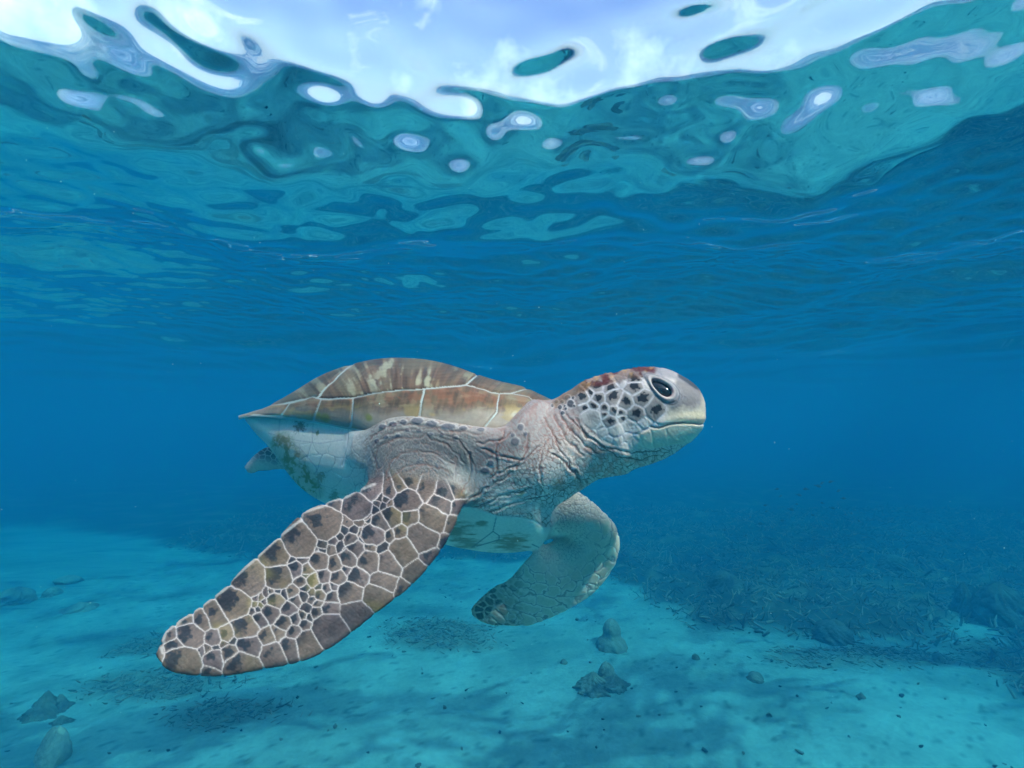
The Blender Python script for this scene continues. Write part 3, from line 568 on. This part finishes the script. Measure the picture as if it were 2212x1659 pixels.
# near flipper
NF = [(1410,260,95),(1262,238,52),(1490,165,66),(1190,370,118),(1040,490,115),(880,590,85),(700,740,112),(895,722,88),(610,895,108),(485,975,72),(395,1018,58),(300,1032,42),(320,1112,92),(205,1118,42),(235,1188,72),(265,1292,128),(470,1130,45),(555,1105,42),(680,1055,80),(772,1002,45),(850,962,60),(878,888,58),(478,1265,58),(590,1232,65),(702,1180,76),(660,1315,115),(450,1348,28),(862,1235,76),(970,1185,66),(820,1117,46),(900,1087,40),(1000,1085,46),(930,1030,50),(965,940,46),(1005,1000,38),(1105,1165,98),(1075,1040,34),(1235,1085,130),(1405,975,108),(1240,940,60),(1145,960,40),(1370,832,86),(1545,855,102),(1250,860,45),(1150,902,28),(1090,940,24),(1060,980,22),(1100,985,20),(990,825,35),(1010,870,32),(1060,845,25),(1110,825,25),(1075,798,22),(1165,840,30),(1120,875,20),(1210,800,28),(1260,785,28),(1155,790,20),(1050,755,28),(1120,750,42),(1190,715,42),(1285,725,48),(1265,640,48),(1350,600,58),(1335,685,28),(1415,735,72),(1490,632,74),(1620,640,84),(1575,765,88),(1715,825,58),(1800,690,74),(1715,560,96),(1840,465,104),(1890,590,62),(1900,350,95),(1990,500,42),(2022,385,38),(1730,232,82),(1755,335,62),(1640,330,66),(1560,372,62),(1512,450,78),(1690,432,42),(1622,452,30),(1400,540,56),(1500,522,36),(1560,525,22),(1370,482,46),(1250,490,30),(1240,540,26),(1180,512,26),(1290,460,20),(1350,375,20),(1385,430,26),(1330,420,16),(1450,490,18),(1300,525,26),(1160,620,62),(1010,672,50),(1085,672,36),(1050,605,34),(990,622,18),(1960,250,72),(1985,190,64),(1860,150,48),(2040,170,44),(2050,260,40),(1630,175,36),(1605,215,18),(1550,248,18),(1580,255,18),(1630,240,16),(1525,290,20),(1555,210,14),(1470,330,16),(1490,360,16),(1480,400,16),(1420,360,14),(820,830,14),(780,860,14),(750,855,11),(740,910,14),(780,910,14),(800,890,11),(760,940,14),(730,950,11),(850,825,14),(890,825,14),(930,840,18),(1180,548,13),(1150,552,13),(1120,562,13),(440,1195,11),(480,1185,11),(540,1165,13),(600,1150,13),(380,1210,14),(330,1200,10),(120,1250,30),(1080,720,16),(1330,560,18),(1440,440,16),(1700,150,40),(1760,110,40)]
NF = [(304.9+x*.33076, 1006+y*.33076, r*.33076) for x, y, r in NF]
nfw = weight('near_flipper', 4)*sstep(1025, 1060, V + .2*(980-U))
d, ci, ox, oy, cr_ = power_cells(U + 7*wx, V + 7*wy, NF)
rc = np.random.default_rng(3).random((len(NF), 4))[ci]
sc = np.zeros((NV, 3)); sc[:] = (.118, .086, .076)
sc *= (.8 + .4*rc[:, 0])[:, None]*(.75 + .5*n2)[:, None]
sc += np.array((.03, .02, -.01))*(rc[:, 1:2]-.5)
lead = np.clip((V - (1006 + .33*(2150-1.02*((U-304.9)/.33)))), -999, 999)
blk = 1-sstep(.40, .78, np.hypot((ox+.42)*1.1, (oy+.22)*1.0 + .25*(ox+.4)) + 1.1*(noise2(U*.12, V*.12, 41, 4)-.5) + .55*(rc[:, 2]-.45))
big = sstep(4, 12, cr_)
lowr = sstep(0, 40, lead)
blk = np.where(cr_ < 9, np.maximum(blk, .8*sstep(.25, .5, rc[:, 3])), blk*(1-.78*lowr*sstep(20, 26, cr_)))
sc = sc*(1-.92*blk[:, None]) + np.array((.018, .018, .024))*.92*blk[:, None]
stk = noise2((U*.6+V*.8)*.30, (U*.8-V*.6)*.06, 55, 3); sc *= (.72 + .56*stk)[:, None]
sc = sc*(1-.35*sstep(.5, .8, noise2(U*.03, V*.2+U*.1, 51, 3))[:, None]*.5)
yel = sstep(.62, .8, noise2(U*.015, V*.015, 61, 2))*sstep(.4, .8, ox*0+rc[:, 1]); sc = sc*(1-yel[:, None]*.3) + np.array((.30, .25, .06))*yel[:, None]*.3
sw_ = np.where(cr_ < 9, 1.0, 1.45)
seam = 1-sstep(.35*sw_, sw_, d)
halo = 1-sstep(sw_, sw_*2.6, d)
sc = sc*(1-.3*halo[:, None]) + np.array((.32, .28, .29))*.3*halo[:, None]
sc = sc*(1-seam[:, None]) + np.array((.43, .39, .41))*seam[:, None]
col[:] = col*(1-nfw[:, None]) + sc*nfw[:, None]
rel += nfw*((.0013*sstep(0, 4, d) + .0006*sstep(3, 12, d)) - .0008 + .0006*seam*0)
# serrated trailing edge
edgeA = [(811,1046),(768,1062),(751,1074),(707,1085),(698,1094),(655,1108),(649,1125),(603,1161),(560,1201),(497,1257),(490,1271),(437,1310),(414,1325),(381,1347),(359,1366),(348,1400),(351,1410)]
de = seg_dist(U, V, edgeA); ew = (1-sstep(1, 4.5, de))*nfw
lay((.58, .56, .58), ew*.45)
d, ci, ox, oy, cr_ = power_cells(U + 7*wx, V + 7*wy, NF); rel -= nfw*.0030*(1-sstep(0, 7, d))*(1-sstep(2, 24, de))

# far flipper (pale underside, radial scales)
ffw = weight('far_flipper', 4)*sstep(1140, 1190, U + .8*(V-1060))
qx, qy = U-1205, V-1150; rr = np.hypot(qx, qy); th = np.arctan2(qy, qx)
tipd = np.clip((1190-U)/170., 0, 1)*sstep(1180, 1250, V)
Uf = np.where(tipd > 0, rr, rr)
f1, f2, rid = worley((rr + 8*wx)/(24.), th*(100/26.) + 1.5*wy, 25)
fc = np.zeros((NV, 3)); fc[:] = (.66, .68, .60)
outer = sstep(55, 110, rr)
fc = fc*(1-.55*outer[:, None]*sstep(.1, .4, f2-f1)[:, None]) + np.array((.46, .46, .34))*(.55*outer*sstep(.1, .4, f2-f1))[:, None]
g1, g2, gid = worley((rr + 8*wx)/10., th*(100/9.) + 2*wy, 27)
inner = 1-sstep(60, 85, rr)
line = np.maximum((1-sstep(.03, .10, f2-f1))*outer, (1-sstep(.04, .16, g2-g1))*inner*.8)
fc = fc*(1-.75*line[:, None]) + np.array((.24, .22, .22))*.75*line[:, None]
arm = 1-sstep(1085, 1150, V)                               # scaly arm
h1, h2, hid = worley((U+10*wx)/11, (V+10*wy)/10, 29)
lw = (1-sstep(.04, .18, h2-h1))*arm; fc = fc*(1-.5*lw[:, None]) + np.array((.22, .22, .22))*.5*lw[:, None]
k1, k2, kid = worley((U*.8+V*.35)/17, (V*.9-U*.3)/13, 33)
tp = tipd*sstep(.2, .5, tipd)
dk = tp*sstep(.12, .3, k2-k1)*np.where(kid > .35, 1, .35); fc = fc*(1-.6*tp[:, None]) + np.array((.22, .2, .17))*.6*tp[:, None]
fc = fc*(1-.85*dk[:, None]) + np.array((.03, .03, .035))*.85*dk[:, None]
col[:] = col*(1-ffw[:, None]) + fc*ffw[:, None]
rel += ffw*(.0014*sstep(0, .3, f2-f1)*outer + .001*sstep(0, .3, g2-g1)*inner + .001*sstep(0, .3, h2-h1)*arm - .0007)

# hind flippers
hw_ = np.clip(weight('hind_flipper', 3), 0, 1)
f1, f2, rid = worley((U*.8+V*.6)/12, (V*.8-U*.6)/10, 35)
lay((.45, .44, .42), hw_*.8); dkh = hw_*sstep(.08, .2, f2-f1)*(1-sstep(975, 1005, V - .25*(U-560)))
lay((.05, .06, .08), dkh*.85); rel += hw_*.001*sstep(0, .3, f2-f1)

# head
def H(x, y): return 1188.9 + x*.2205, 762.1 + y*.2205
HS = [(820,255,70),(830,338,78),(590,350,62),(450,325,66),(395,385,45),(620,432,86),(470,440,62),(310,430,68),(420,512,56),(340,545,50),(735,478,76),(900,445,84),(840,590,84),(1030,552,108),(530,540,40),(622,565,45),(692,590,38),(530,605,34),(585,672,66),(705,640,38),(400,640,98),(770,710,60),(915,690,58),(640,760,70),(510,785,50),(490,725,28),(850,760,40),(960,830,80),(1080,815,110),(1180,790,90),(1360,790,100),(830,900,66),(660,870,50),(722,915,42),(765,850,40),(860,840,40),(560,850,45),(950,300,30),(1240,560,100),(1400,600,90),(1120,640,60),(690,240,60),(700,180,80),(900,160,80),(1420,430,110),(1250,200,90),(1350,280,80),(560,255,70),(400,255,60),(450,560,20),(1100,480,40),(560,900,30),(480,860,36),(430,800,36)]
HSp = [(*H(x, y), r*.2205) for x, y, r in HS]
hb_v = [800, 850, 862, 890, 915, 938, 955, 975, 1100]; hb_u = [1258, 1244, 1246, 1252, 1262, 1284, 1310, 1330, 1400]
hdw = np.clip(weight('head', 3) + weight('neck', 3), 0, 1)*sstep(-3, 3, U - np.interp(V, hb_v, hb_u))
d, ci, ox, oy, cr_ = power_cells(U + 5*wx, V + 5*wy, HSp)
jaw = seg_dist(U, V, [H(560, 905), H(760, 915), H(900, 930), H(1100, 900), H(1240, 880), H(1340, 880)])
lowline = np.interp(U, [H(200, 0)[0], H(330, 0)[0], H(560, 0)[0], H(760, 0)[0], H(1000, 0)[0], H(1240, 0)[0], H(1340, 0)[0], H(1500, 0)[0]], [H(0, 560)[1], H(0, 700)[1], H(0, 870)[1], H(0, 950)[1], H(0, 935)[1], H(0, 890)[1], H(0, 885)[1], H(0, 850)[1]])
chk = hdw*(1-sstep(-2, 3, V-lowline))
rc = np.random.default_rng(8).random((len(HS), 4))[ci]
spotted = np.array([1]*20 + [.25, .3, 0, .1, 0, 0] + [0]*28)[ci]; spotted[ci == 13] = 1.0
pale = np.array([0]*20 + [.5, .8, 1, .8, .9, .8] + [1]*28)[ci]
hc = np.zeros((NV, 3)); hc[:] = (.22, .20, .20)
hc = hc*(1-pale[:, None]) + np.array((.60, .57, .57))*pale[:, None]
hc *= (.85 + .3*n2)[:, None]
hb = (1-sstep(.44, .58, np.hypot(ox-.10, (oy+.06)*1.1) + .9*(noise2(U*.16, V*.16, 71, 3)-.5)))*spotted
vg = sstep(.4, 1.0, np.hypot(ox, oy)); hc = hc*(1-.3*vg[:, None]) + np.array((.46, .46, .50))*.3*vg[:, None]
hc = hc*(1-.95*hb[:, None]) + np.array((.014, .014, .018))*.95*hb[:, None]
seam = (1-sstep(.8, 3.0, d))*(1-sstep(1440, 1465, U))
hc = hc*(1-.85*seam[:, None]) + np.array((.60, .60, .66))*.85*seam[:, None]
thin = (1-sstep(.2, .8, d))*(1-sstep(1440, 1465, U)); hc = hc*(1-.35*thin[:, None]) + np.array((.3, .25, .3))*.35*thin[:, None]
def hl(c, w):
    hc[:] = hc*(1-w[:, None]) + np.asarray(c, float)*w[:, None]
# beak and jaws: horn coloured, grey on the snout
bx, by = (U-1188.9)/.2205, (V-762.1)/.2205
snout = sstep(0, 60, bx - 1140 + .25*(by-500))*(1-sstep(700, 730, by))
hl((.52, .49, .43), snout)
hl((.15, .145, .165), snout*(1-sstep(-60, 60, by - 560 + .12*(bx-1300) + 90*(n2-.5)))*(1-.75*sstep(1455, 1510, bx))*.92)
hl((.64, .56, .38), snout*sstep(.35, .75, n1)*sstep(560, 600, by)*.5)
lj = sstep(-4, 4, (by - np.interp(bx, [560, 850, 990, 1200, 1450], [900, 800, 735, 705, 705])))*sstep(840, 870, bx)*(1-sstep(-2, 3, V-lowline))
hl((.72, .66, .56), lj*.9)
hl((.45, .42, .42), lj*(1-sstep(.6, 1.6, seg_dist(U, V, [H(1250, 720), H(1270, 810), H(1330, 880)])))*.6)
hl((.45, .40, .42), lj*(1-sstep(.6, 1.6, seg_dist(U, V, [H(850, 850), H(860, 910), H(960, 935)])))*.6)
# top of the head: dark scales and red-brown algae
top = 1-sstep(-10, 40, by - np.interp(bx, [200, 300, 420, 520, 660, 700, 880, 1000, 1070], [420, 370, 320, 300, 280, 250, 225, 200, 165]) + 60*(n2-.5))
top *= (1-sstep(1020, 1110, bx))
hl((.10, .05, .03), top*.8); hl((.075, .012, .009), top*sstep(.45, .6, noise2(U*.06, V*.09, 81, 3))*.9); hl((.30, .20, .08), top*sstep(.55, .7, n2)*.6)
crown = (1-sstep(-20, 30, by - 235 - .22*(bx-1100)))*sstep(1000, 1060, bx)*(1-sstep(1300, 1350, bx)); hl((.20, .205, .24), crown*.9)
dkt = (1-sstep(20, 40, seg_dist(bx, by, [(1280, 222), (1350, 268), (1436, 330)]))); hl((.035, .04, .055), dkt*.9)
rel += hdw*top*.003*(noise2(U*.25, V*.25, 91, 2)-.2)
# eye: lids, wrinkles, socket
ex, ey = (bx-1088)/1.0, (by-338)/1.0; an = R(38)
e1, e2 = ex*math.cos(an) + ey*math.sin(an), -ex*math.sin(an) + ey*math.cos(an)
er = np.hypot(e1/122., e2/(54.+.12*e1))
ring = 1-sstep(1.75, 2.15, er)
hl((.22, .225, .26), ring*.85)
hl((.11, .115, .14), ring*sstep(.2, .7, np.sin(er*15 + 2*n2))*sstep(1.25, 1.4, er)*.7)
hl((.42, .38, .39), ring*(1-sstep(1.18, 1.36, er))*.85)
hl((.46, .32, .34), (1-sstep(1.0, 1.2, er))*sstep(40, 90, e1)*.8)
hl((.05, .045, .05), (1-sstep(.97, 1.06, er)))
face = (nor @ (np.array([0, 0, CAM_Z]) - co.mean(0))) > -9
rel += hdw*ring*(.0040*(1-sstep(0, .45, np.abs(er-1.28))) + .0008*np.sin(er*26 + 2*n2)*sstep(1.25, 1.4, er))
rel -= hdw*.018*(1-sstep(.92, 1.03, er))
# mouth
mouth = [H(975, 722), H(1010, 733), H(1070, 736), H(1130, 716), H(1200, 697), H(1300, 687), H(1400, 694), H(1455, 706), H(1530, 690)]
dm = seg_dist(U, V, mouth)
hl((.30, .22, .24), (1-sstep(.6, 2.0, dm))*.9); rel -= hdw*.0035*(1-sstep(.3, 2.8, dm))*(1-.8*sstep(1420, 1500, bx))
lip = sstep(1000, 1100, bx)*np.exp(-((by - np.interp(bx, [1000, 1130, 1300, 1500], [690, 670, 640, 640]))/38.)**2); rel += hdw*lip*.002
rel += hdw*lj*.0015*sstep(0, 60, bx-860)
sk = [H(980, 735), H(900, 755), H(760, 800), H(640, 815)]; hl((.42, .34, .42), (1-sstep(.5, 1.6, seg_dist(U, V, sk)))*.6)
hl((.04, .03, .03), (1-sstep(.5, 1.1, np.hypot(bx-1482, by-385)/11)))
col[:] = col*(1-chk[:, None]) + hc*chk[:, None]
rel += chk*(1-ring)*(.0010*sstep(0, 4, d) - .0004)*(1-sstep(1120, 1180, bx))
# long skin creases of the neck and chest
def B1(x, y): return 487.8 + x*.34454, 743.8 + y*.34454
CREASE = [[H(*p) for p in l] for l in ([(30,620),(120,760),(200,900),(330,1010)], [(90,600),(200,760),(330,900),(480,1000)], [(50,860),(110,980),(180,1080),(240,1190),(300,1260)], [(20,1000),(130,1060),(250,1170)], [(240,640),(330,780),(470,900),(600,960)], [(150,600),(260,720),(400,860),(560,960)], [(-60,640),(20,780),(90,900)], [(420,860),(600,950),(820,985),(1080,960)], [(460,930),(640,1010),(860,1040),(1060,1010)])]
CREASE += [[B1(*p) for p in l] for l in ([(1745,545),(1692,640),(1690,800),(1640,900)], [(1530,690),(1538,800),(1480,920)], [(1600,650),(1690,690),(1860,720)], [(1560,620),(1700,610),(1780,560)], [(1700,800),(1840,760),(1960,640)], [(1500,980),(1640,900),(1800,800)], [(1560,1020),(1720,950),(1900,900)], [(1640,1060),(1800,990),(2020,940)], [(1900,560),(1880,680),(1800,780)], [(2000,620),(1960,760),(1990,880)])]
ARCS = [[B1(*p) for p in l] for l in ([(920,650),(1000,565),(1150,525),(1300,535),(1450,600),(1535,690)], [(930,740),(965,640),(1080,580),(1250,580),(1400,650),(1500,740)], [(1000,830),(1040,720),(1150,660),(1300,680),(1440,760)], [(1010,860),(1100,770),(1250,750),(1400,800)], [(905,600),(1000,520),(1180,495),(1400,545),(1600,560)], [(960,800),(930,700),(900,640)])]
for l in CREASE + ARCS:
    k_ = .55 if l in ARCS else 1.0
    dc = seg_dist(U + 14*wx + 3*(n3-.5), V + 14*wy + 3*(n2-.5), l); wc_ = np.clip(skinw + hdw*(1-chk), 0, 1)*(D < 1.4)
    wc_ = wc_*k_; lay((.20, .075, .055), (1-sstep(.6, 2.0, dc))*wc_*.75); rel -= .0012*(1-sstep(.4, 3.5, dc))*wc_; rel += .0007*np.exp(-((dc-6)/3.)**2)*wc_
# dark scales of the upper neck
for (a, b, rx, ry) in ((170,440,30,28),(200,500,36,40),(95,535,22,24),(122,592,20,22),(152,550,14,16),(118,480,20,18),(60,480,22,18),(225,440,14,16),(235,520,12,14),(145,520,10,12),(20,520,16,18)):
    a, b = H(a, b); e = np.hypot((U-a)/(rx*.2205), (V-b)/(ry*.2205)); ww = (1-sstep(1246, 1252, U))
    lay((.5, .5, .54), (1-sstep(1.05, 1.5, e))*ww*.5); lay((.03, .035, .05), (1-sstep(.8, 1.05, e))*ww*.9); rel += .0015*(1-sstep(.6, 1.3, e))*ww
dirt = (1-sstep(4, 14, seg_dist(U, V, [(1200, 872), (1230, 850), (1262, 836)]) + 10*(n2-.5)))*(1-sstep(1290, 1310, U)); lay((.16, .10, .05), dirt*.7*np.where(D > 1.05, 1, 0))
rel += .0002*(noise2(U*.30, V*.30, 95, 2)-.5)

col *= np.array((1.36, 1.0, .93)); lim = .001 + .6*np.clip(np.stack([-DIST[k] for k in names]).max(0)*0 + 1, 0, 1)
co2 = co + nor*rel[:, None]
skin_me.vertices.foreach_set('co', co2.astype(np.float32).ravel())
at = skin_me.attributes.new('pigment', 'FLOAT_COLOR', 'POINT')
at.data.foreach_set('color', np.concatenate([np.clip(col, 0, 1), np.ones((NV, 1))], 1).astype(np.float32).ravel())
skin_me.update()

m_skin = pigment_material('turtle_skin', rough=.5, spec=.10, bump=.12)
turtle = link('sea_turtle', None, label='green sea turtle with brown shell and spotted flippers swimming in mid water', cat='sea turtle')
turtle.location = place(880, 960, 1.4)
bpy.context.view_layer.update()
PINV = turtle.matrix_world.inverted()
def child(name, me, mat, parent=None):
    o = link(name, me, mat, parent=parent or turtle)
    if (parent or turtle) is turtle: o.matrix_parent_inverse = PINV
    return o
for pol in skin_me.polygons: break
skin_me.materials.clear(); child('body', skin_me, m_skin)

# eyes
m_eye, N_, L_, b_ = new_mat('turtle_eye')
nz = N_.new('ShaderNodeTexNoise'); nz.inputs['Scale'].default_value = 40
cr = N_.new('ShaderNodeValToRGB'); cr.color_ramp.elements[0].color = (.006, .005, .006, 1); cr.color_ramp.elements[1].color = (.03, .022, .02, 1)
L_.new(nz.outputs['Fac'], cr.inputs['Fac']); L_.new(cr.outputs['Color'], b_.inputs['Base Color'])
b_.inputs['Roughness'].default_value = .06; b_.inputs['Specular IOR Level'].default_value = .6
m_pupil = new_mat('turtle_pupil')[0]; m_pupil.node_tree.nodes['Principled BSDF'].inputs['Base Color'].default_value = (.002, .002, .002, 1); m_pupil.node_tree.nodes['Principled BSDF'].inputs['Roughness'].default_value = .05
EU, EV = H(1088, 338)
sel = (np.hypot(U-EU, V-EV) < 34) & (er > 1.5) & (er < 1.9)
for side in (0, 1):
    q = sel & ((D < 1.075) if side == 0 else (D > 1.11))
    if not q.any(): continue
    dd = np.median(D[q]); nrm = nor[q].mean(0); nrm /= np.linalg.norm(nrm)
    c = place(EU, EV, dd); ax1 = place(EU + 20*math.cos(an), EV + 20*math.sin(an), dd) - c; ax1 -= nrm*(ax1 @ nrm); ax1 /= np.linalg.norm(ax1); ax2 = np.cross(nrm, ax1)
    bm = bmesh.new(); bmesh.ops.create_uvsphere(bm, u_segments=40, v_segments=24, radius=1.0)
    for v in bm.verts:
        v.co = Vector(c - nrm*.0105 + ax1*(v.co.x*.0270) + ax2*(v.co.y*.0150) + nrm*(v.co.z*.0130))
    for f in bm.faces: f.smooth = True
    me = bpy.data.meshes.new('eye'); bm.to_mesh(me); bm.free(); eye = child('eye', me, m_eye)

# carapace: a domed shell with raised scutes
ST = [((516,900),(516,902)),((560,886),(546,897)),((600,868),(605,901)),((640,845),(677,908)),((690,815),(753,922)),((746,793),(800,930)),((800,780),(850,938)),((850,775),(910,938)),((920,779),(980,938)),((980,793),(1050,938)),((1030,811),(1091,932)),((1080,826),(1125,906)),((1130,838),(1160,880)),((1170,856),(1185,872)),((1194,867),(1194,869))]
NS, NT = 460, 260
K = spline(np.array([(*a, *b) for a, b in ST], float), NS)
ccU = [530, 575, 640, 720, 830, 950, 1050, 1110, 1150, 1180]; ccD = [1.62, 1.60, 1.56, 1.52, 1.46, 1.41, 1.37, 1.34, 1.31, 1.29]; ccT = [.015, .075, .165, .235, .275, .285, .265, .225, .17, .08]
def shell_grid(th):
    """th from -pi/2 (far rim) through 0 (ridge) to pi/2 (near rim)"""
    Tu, Tv, Mu, Mv = (K[:, j][:, None] for j in range(4))
    kern = np.hanning(91); kern /= kern.sum()
    sm = lambda a: np.convolve(np.pad(a, 45, mode='reflect', reflect_type='odd'), kern, 'valid')[:, None]
    wc = sm(np.interp(K[:, 2], ccU, ccD)); tt = np.maximum(sm(np.interp(K[:, 2], ccU, ccT)), .004)*1.03 + .004
    c, s = 1-np.cos(th)[None], np.sin(th)[None]
    return Tu + (Mu-Tu)*c, Tv + (Mv-Tv)*c, wc - tt*s
th = np.linspace(-np.pi/2, np.pi/2, NT)
su, sv, sd = shell_grid(th)
SG = place(su, sv, sd)
def grid_normals(G):
    a = np.gradient(G, axis=0); b = np.gradient(G, axis=1); n = np.cross(a, b); n /= np.linalg.norm(n, axis=-1, keepdims=True)+1e-12
    if n[NS//2, NT//2, 2] < 0: n = -n
    return n
SN = grid_normals(SG)
UN = SG.copy(); f_ = np.linspace(0, 1, NT)[None, :, None]
UN = SG[:, :1]*(1-f_) + SG[:, -1:]*f_ - np.array((0, 0, .010)) + np.array((0, 0, .0))*0
bot_n = 12; UB = SG[:, :1]*(1-np.linspace(0, 1, bot_n)[None, :, None]) + SG[:, -1:]*np.linspace(0, 1, bot_n)[None, :, None] - np.array((0, 0, .006))
allV = np.concatenate([SG.reshape(-1, 3), UB.reshape(-1, 3)])
gf = grid_faces(NS, NT); bf = grid_faces(NS, bot_n)[:, ::-1] + NS*NT
i = np.arange(NS-1)
ra = np.stack([i*NT, (i+1)*NT, NS*NT+(i+1)*bot_n, NS*NT+i*bot_n], -1)[:, ::-1]; rb = np.stack([i*NT+NT-1, (i+1)*NT+NT-1, NS*NT+(i+1)*bot_n+bot_n-1, NS*NT+i*bot_n+bot_n-1], -1)
car = mesh_np('carapace', allV, np.concatenate([gf, bf, ra, rb]))
m_seam, N_, L_, b_ = new_mat('shell_seam')
nz = N_.new('ShaderNodeTexNoise'); nz.inputs['Scale'].default_value = 30
cr = N_.new('ShaderNodeValToRGB'); cr.color_ramp.elements[0].color = (.34, .30, .29, 1); cr.color_ramp.elements[1].color = (.52, .47, .46, 1)
L_.new(nz.outputs['Fac'], cr.inputs['Fac']); L_.new(cr.outputs['Color'], b_.inputs['Base Color']); b_.inputs['Roughness'].default_value = .5
carapace = child('carapace', car, m_seam)

def B2(pts): return [(487.8 + x*.34454, 743.8 + y*.34454) for x, y in pts]
SCUTES = [
 [(20,470),(95,462),(172,440),(345,450),(397,373),(300,382),(230,405),(100,430)],
 [(352,452),(548,490),(597,346),(545,331),(401,372)],
 [(552,490),(640,530),(768,540),(800,430),(801,343),(601,345)],
 [(772,545),(900,600),(1212,600),(1216,450),(1241,283),(1000,297),(805,342),(804,432)],
 [(1218,600),(1620,600),(1626,520),(1695,425),(1713,315),(1600,286),(1508,261),(1246,283),(1221,452)],
 [(1625,600),(1745,600),(1850,500),(1955,383),(1900,337),(1800,314),(1717,316),(1699,427),(1630,522)],
 [(20,440),(200,405),(300,380),(545,329),(572,330),(638,259),(750,157),(860,60),(300,60)],
 [(580,336),(800,339),(1000,293),(1240,280),(1506,257),(1570,196),(1600,60),(880,60),(756,160),(642,262)],
 [(1512,258),(1600,282),(1716,312),(1790,308),(1850,286),(1925,273),(1960,60),(1605,60),(1576,198)],
 [(1796,310),(1900,334),(1957,384),(2080,400),(2080,60),(1966,60),(1930,275),(1852,290)]]
m_scute = pigment_material('scute', rough=.34, spec=.14, grain=90., bump=.10)
near_half = (np.arange(NT) >= NT//2)
m1_ = noise2(su*.012, sv*.03, 101, 4); 
for k, poly in enumerate(SCUTES):
    poly = B2(poly)
    jx, jy = 5*(noise2(su*.04, sv*.04, 111, 2)-.5), 5*(noise2(su*.04, sv*.04, 112, 2)-.5)
    dist = poly_sd(su+jx, sv+jy, poly) + .9
    halves = (near_half, ~near_half) if k < 6 else (np.ones(NT, bool),)
    for hv in halves:
        keep = (dist > .6) & hv[None]
        fk = keep.reshape(-1)[gf].all(1)
        if fk.sum() < 20: continue
        used = np.unique(gf[fk]); mp = np.full(NS*NT, -1); mp[used] = np.arange(len(used))
        ds = dist.reshape(-1)[used]; uu, vv = su.reshape(-1)[used], sv.reshape(-1)[used]
        lift = .0030*sstep(-.5, 5, ds) - .0001
        grow = .00012*np.sin(ds*.9 + 3*noise2(uu*.05, vv*.05, 120, 2))*sstep(4, 9, ds)*(1-sstep(25, 60, ds))
        P = SG.reshape(-1, 3)[used] + SN.reshape(-1, 3)[used]*(lift+grow)[:, None]
        me = mesh_np('scute', P, mp[gf[fk]])
        # pigment: chestnut with olive-cream streaks radiating towards the rim
        fan = (uu - 870 - .45*(uu-870)*(910-vv)/130.) if k >= 6 else (uu + .25*(vv-900))
        stn = noise2(fan*.045, vv*.012 + k, 130+k, 4); st2 = noise2(fan*.16, vv*.02 + k, 140+k, 3); bl = noise2(uu*.06, vv*.06, 150, 4)
        if k < 6: stn = noise2(uu*.02, vv*.06 + k, 130+k, 4); st2 = .5*noise2(uu*.03, vv*.16 + k, 140+k, 3) + .5*noise2(uu*.12, vv*.03, 145, 3)
        c = np.zeros((len(used), 3)); c[:] = (.105, .066, .042)
        c *= (.55 + .85*sstep(.25, .75, .6*st2 + .4*noise2(fan*.45, vv*.03 + k, 180+k, 2)))[:, None]
        cream = sstep(.54, .62, .5*stn + .25*bl + .25*st2)*(.55 if k >= 6 else .35)
        if k == 7: cream = np.clip(cream + .9*sstep(.52, .62, .5*st2+.5*bl)*np.exp(-((uu-865)/70.)**2), 0, .9)
        olive = sstep(.46, .58, noise2(fan*.03, vv*.015, 160, 3))
        c = c*(1-.35*olive[:, None]) + np.array((.15, .13, .08))*.35*olive[:, None]
        c = c*(1-cream[:, None]) + np.array((.27, .27, .20))*cream[:, None]
        if k < 6:
            warm = sstep(.45, .65, bl)*(1-sstep(870, 900, vv)); c = c*(1-.5*warm[:, None]) + np.array((.19, .075, .038))*.5*warm[:, None]
            low = sstep(872, 912, vv + 18*(bl-.5)); c = c*(1-.75*low[:, None]) + np.array((.32, .28, .255))*.75*low[:, None]
            ye = sstep(.55, .7, noise2(uu*.03, vv*.05, 170, 3))*sstep(868, 890, vv); c = c*(1-.5*ye[:, None]) + np.array((.33, .24, .08))*.5*ye[:, None]
            for (a, b, r) in ((706, 901, 11), (800, 903, 10), (690, 897, 7)):
                g = 1-sstep(.3, 1.1, np.hypot(uu-a, vv-b)/r + 1.2*(bl-.5)); c = c*(1-.85*g[:, None]) + np.array((.16, .17, .015))*.85*g[:, None]
        edge = 1-sstep(.5, 3, ds); c = c*(1-.4*edge[:, None]) + np.array((.30, .25, .23))*.4*edge[:, None]
        at = me.attributes.new('pigment', 'FLOAT_COLOR', 'POINT')
        at.data.foreach_set('color', np.concatenate([np.clip(c*np.array((1.3, 1.0, .93)), 0, 1), np.ones((len(c), 1))], 1).astype(np.float32).ravel())
        child('scute', me, m_scute, carapace)

# drifting specks in the water
rP = np.random.default_rng(91); nP = 260
pd = rP.uniform(.9, 4.5, nP); pu, pv = rP.uniform(-100, 2300, nP), rP.uniform(150, 1650, nP)
pc = place(pu, pv, pd); pr = rP.uniform(.0007, .0016, nP)
oc = np.array([(1, 0, 0), (-1, 0, 0), (0, 1, 0), (0, -1, 0), (0, 0, 1), (0, 0, -1)], float)
of = np.array([(0, 2, 4), (2, 1, 4), (1, 3, 4), (3, 0, 4), (2, 0, 5), (1, 2, 5), (3, 1, 5), (0, 3, 5)])
me = mesh_np('drifting_specks', (pc[:, None] + oc[None]*pr[:, None, None]).reshape(-1, 3), (np.arange(nP)[:, None, None]*6 + of[None]).reshape(-1, 3))
m_speck, N_, L_, b_ = new_mat('plankton'); b_.inputs['Base Color'].default_value = (.6, .62, .6, 1); b_.inputs['Roughness'].default_value = .8
link('drifting_specks', me, m_speck, kind='stuff', label='fine pale specks drifting in the blue water')
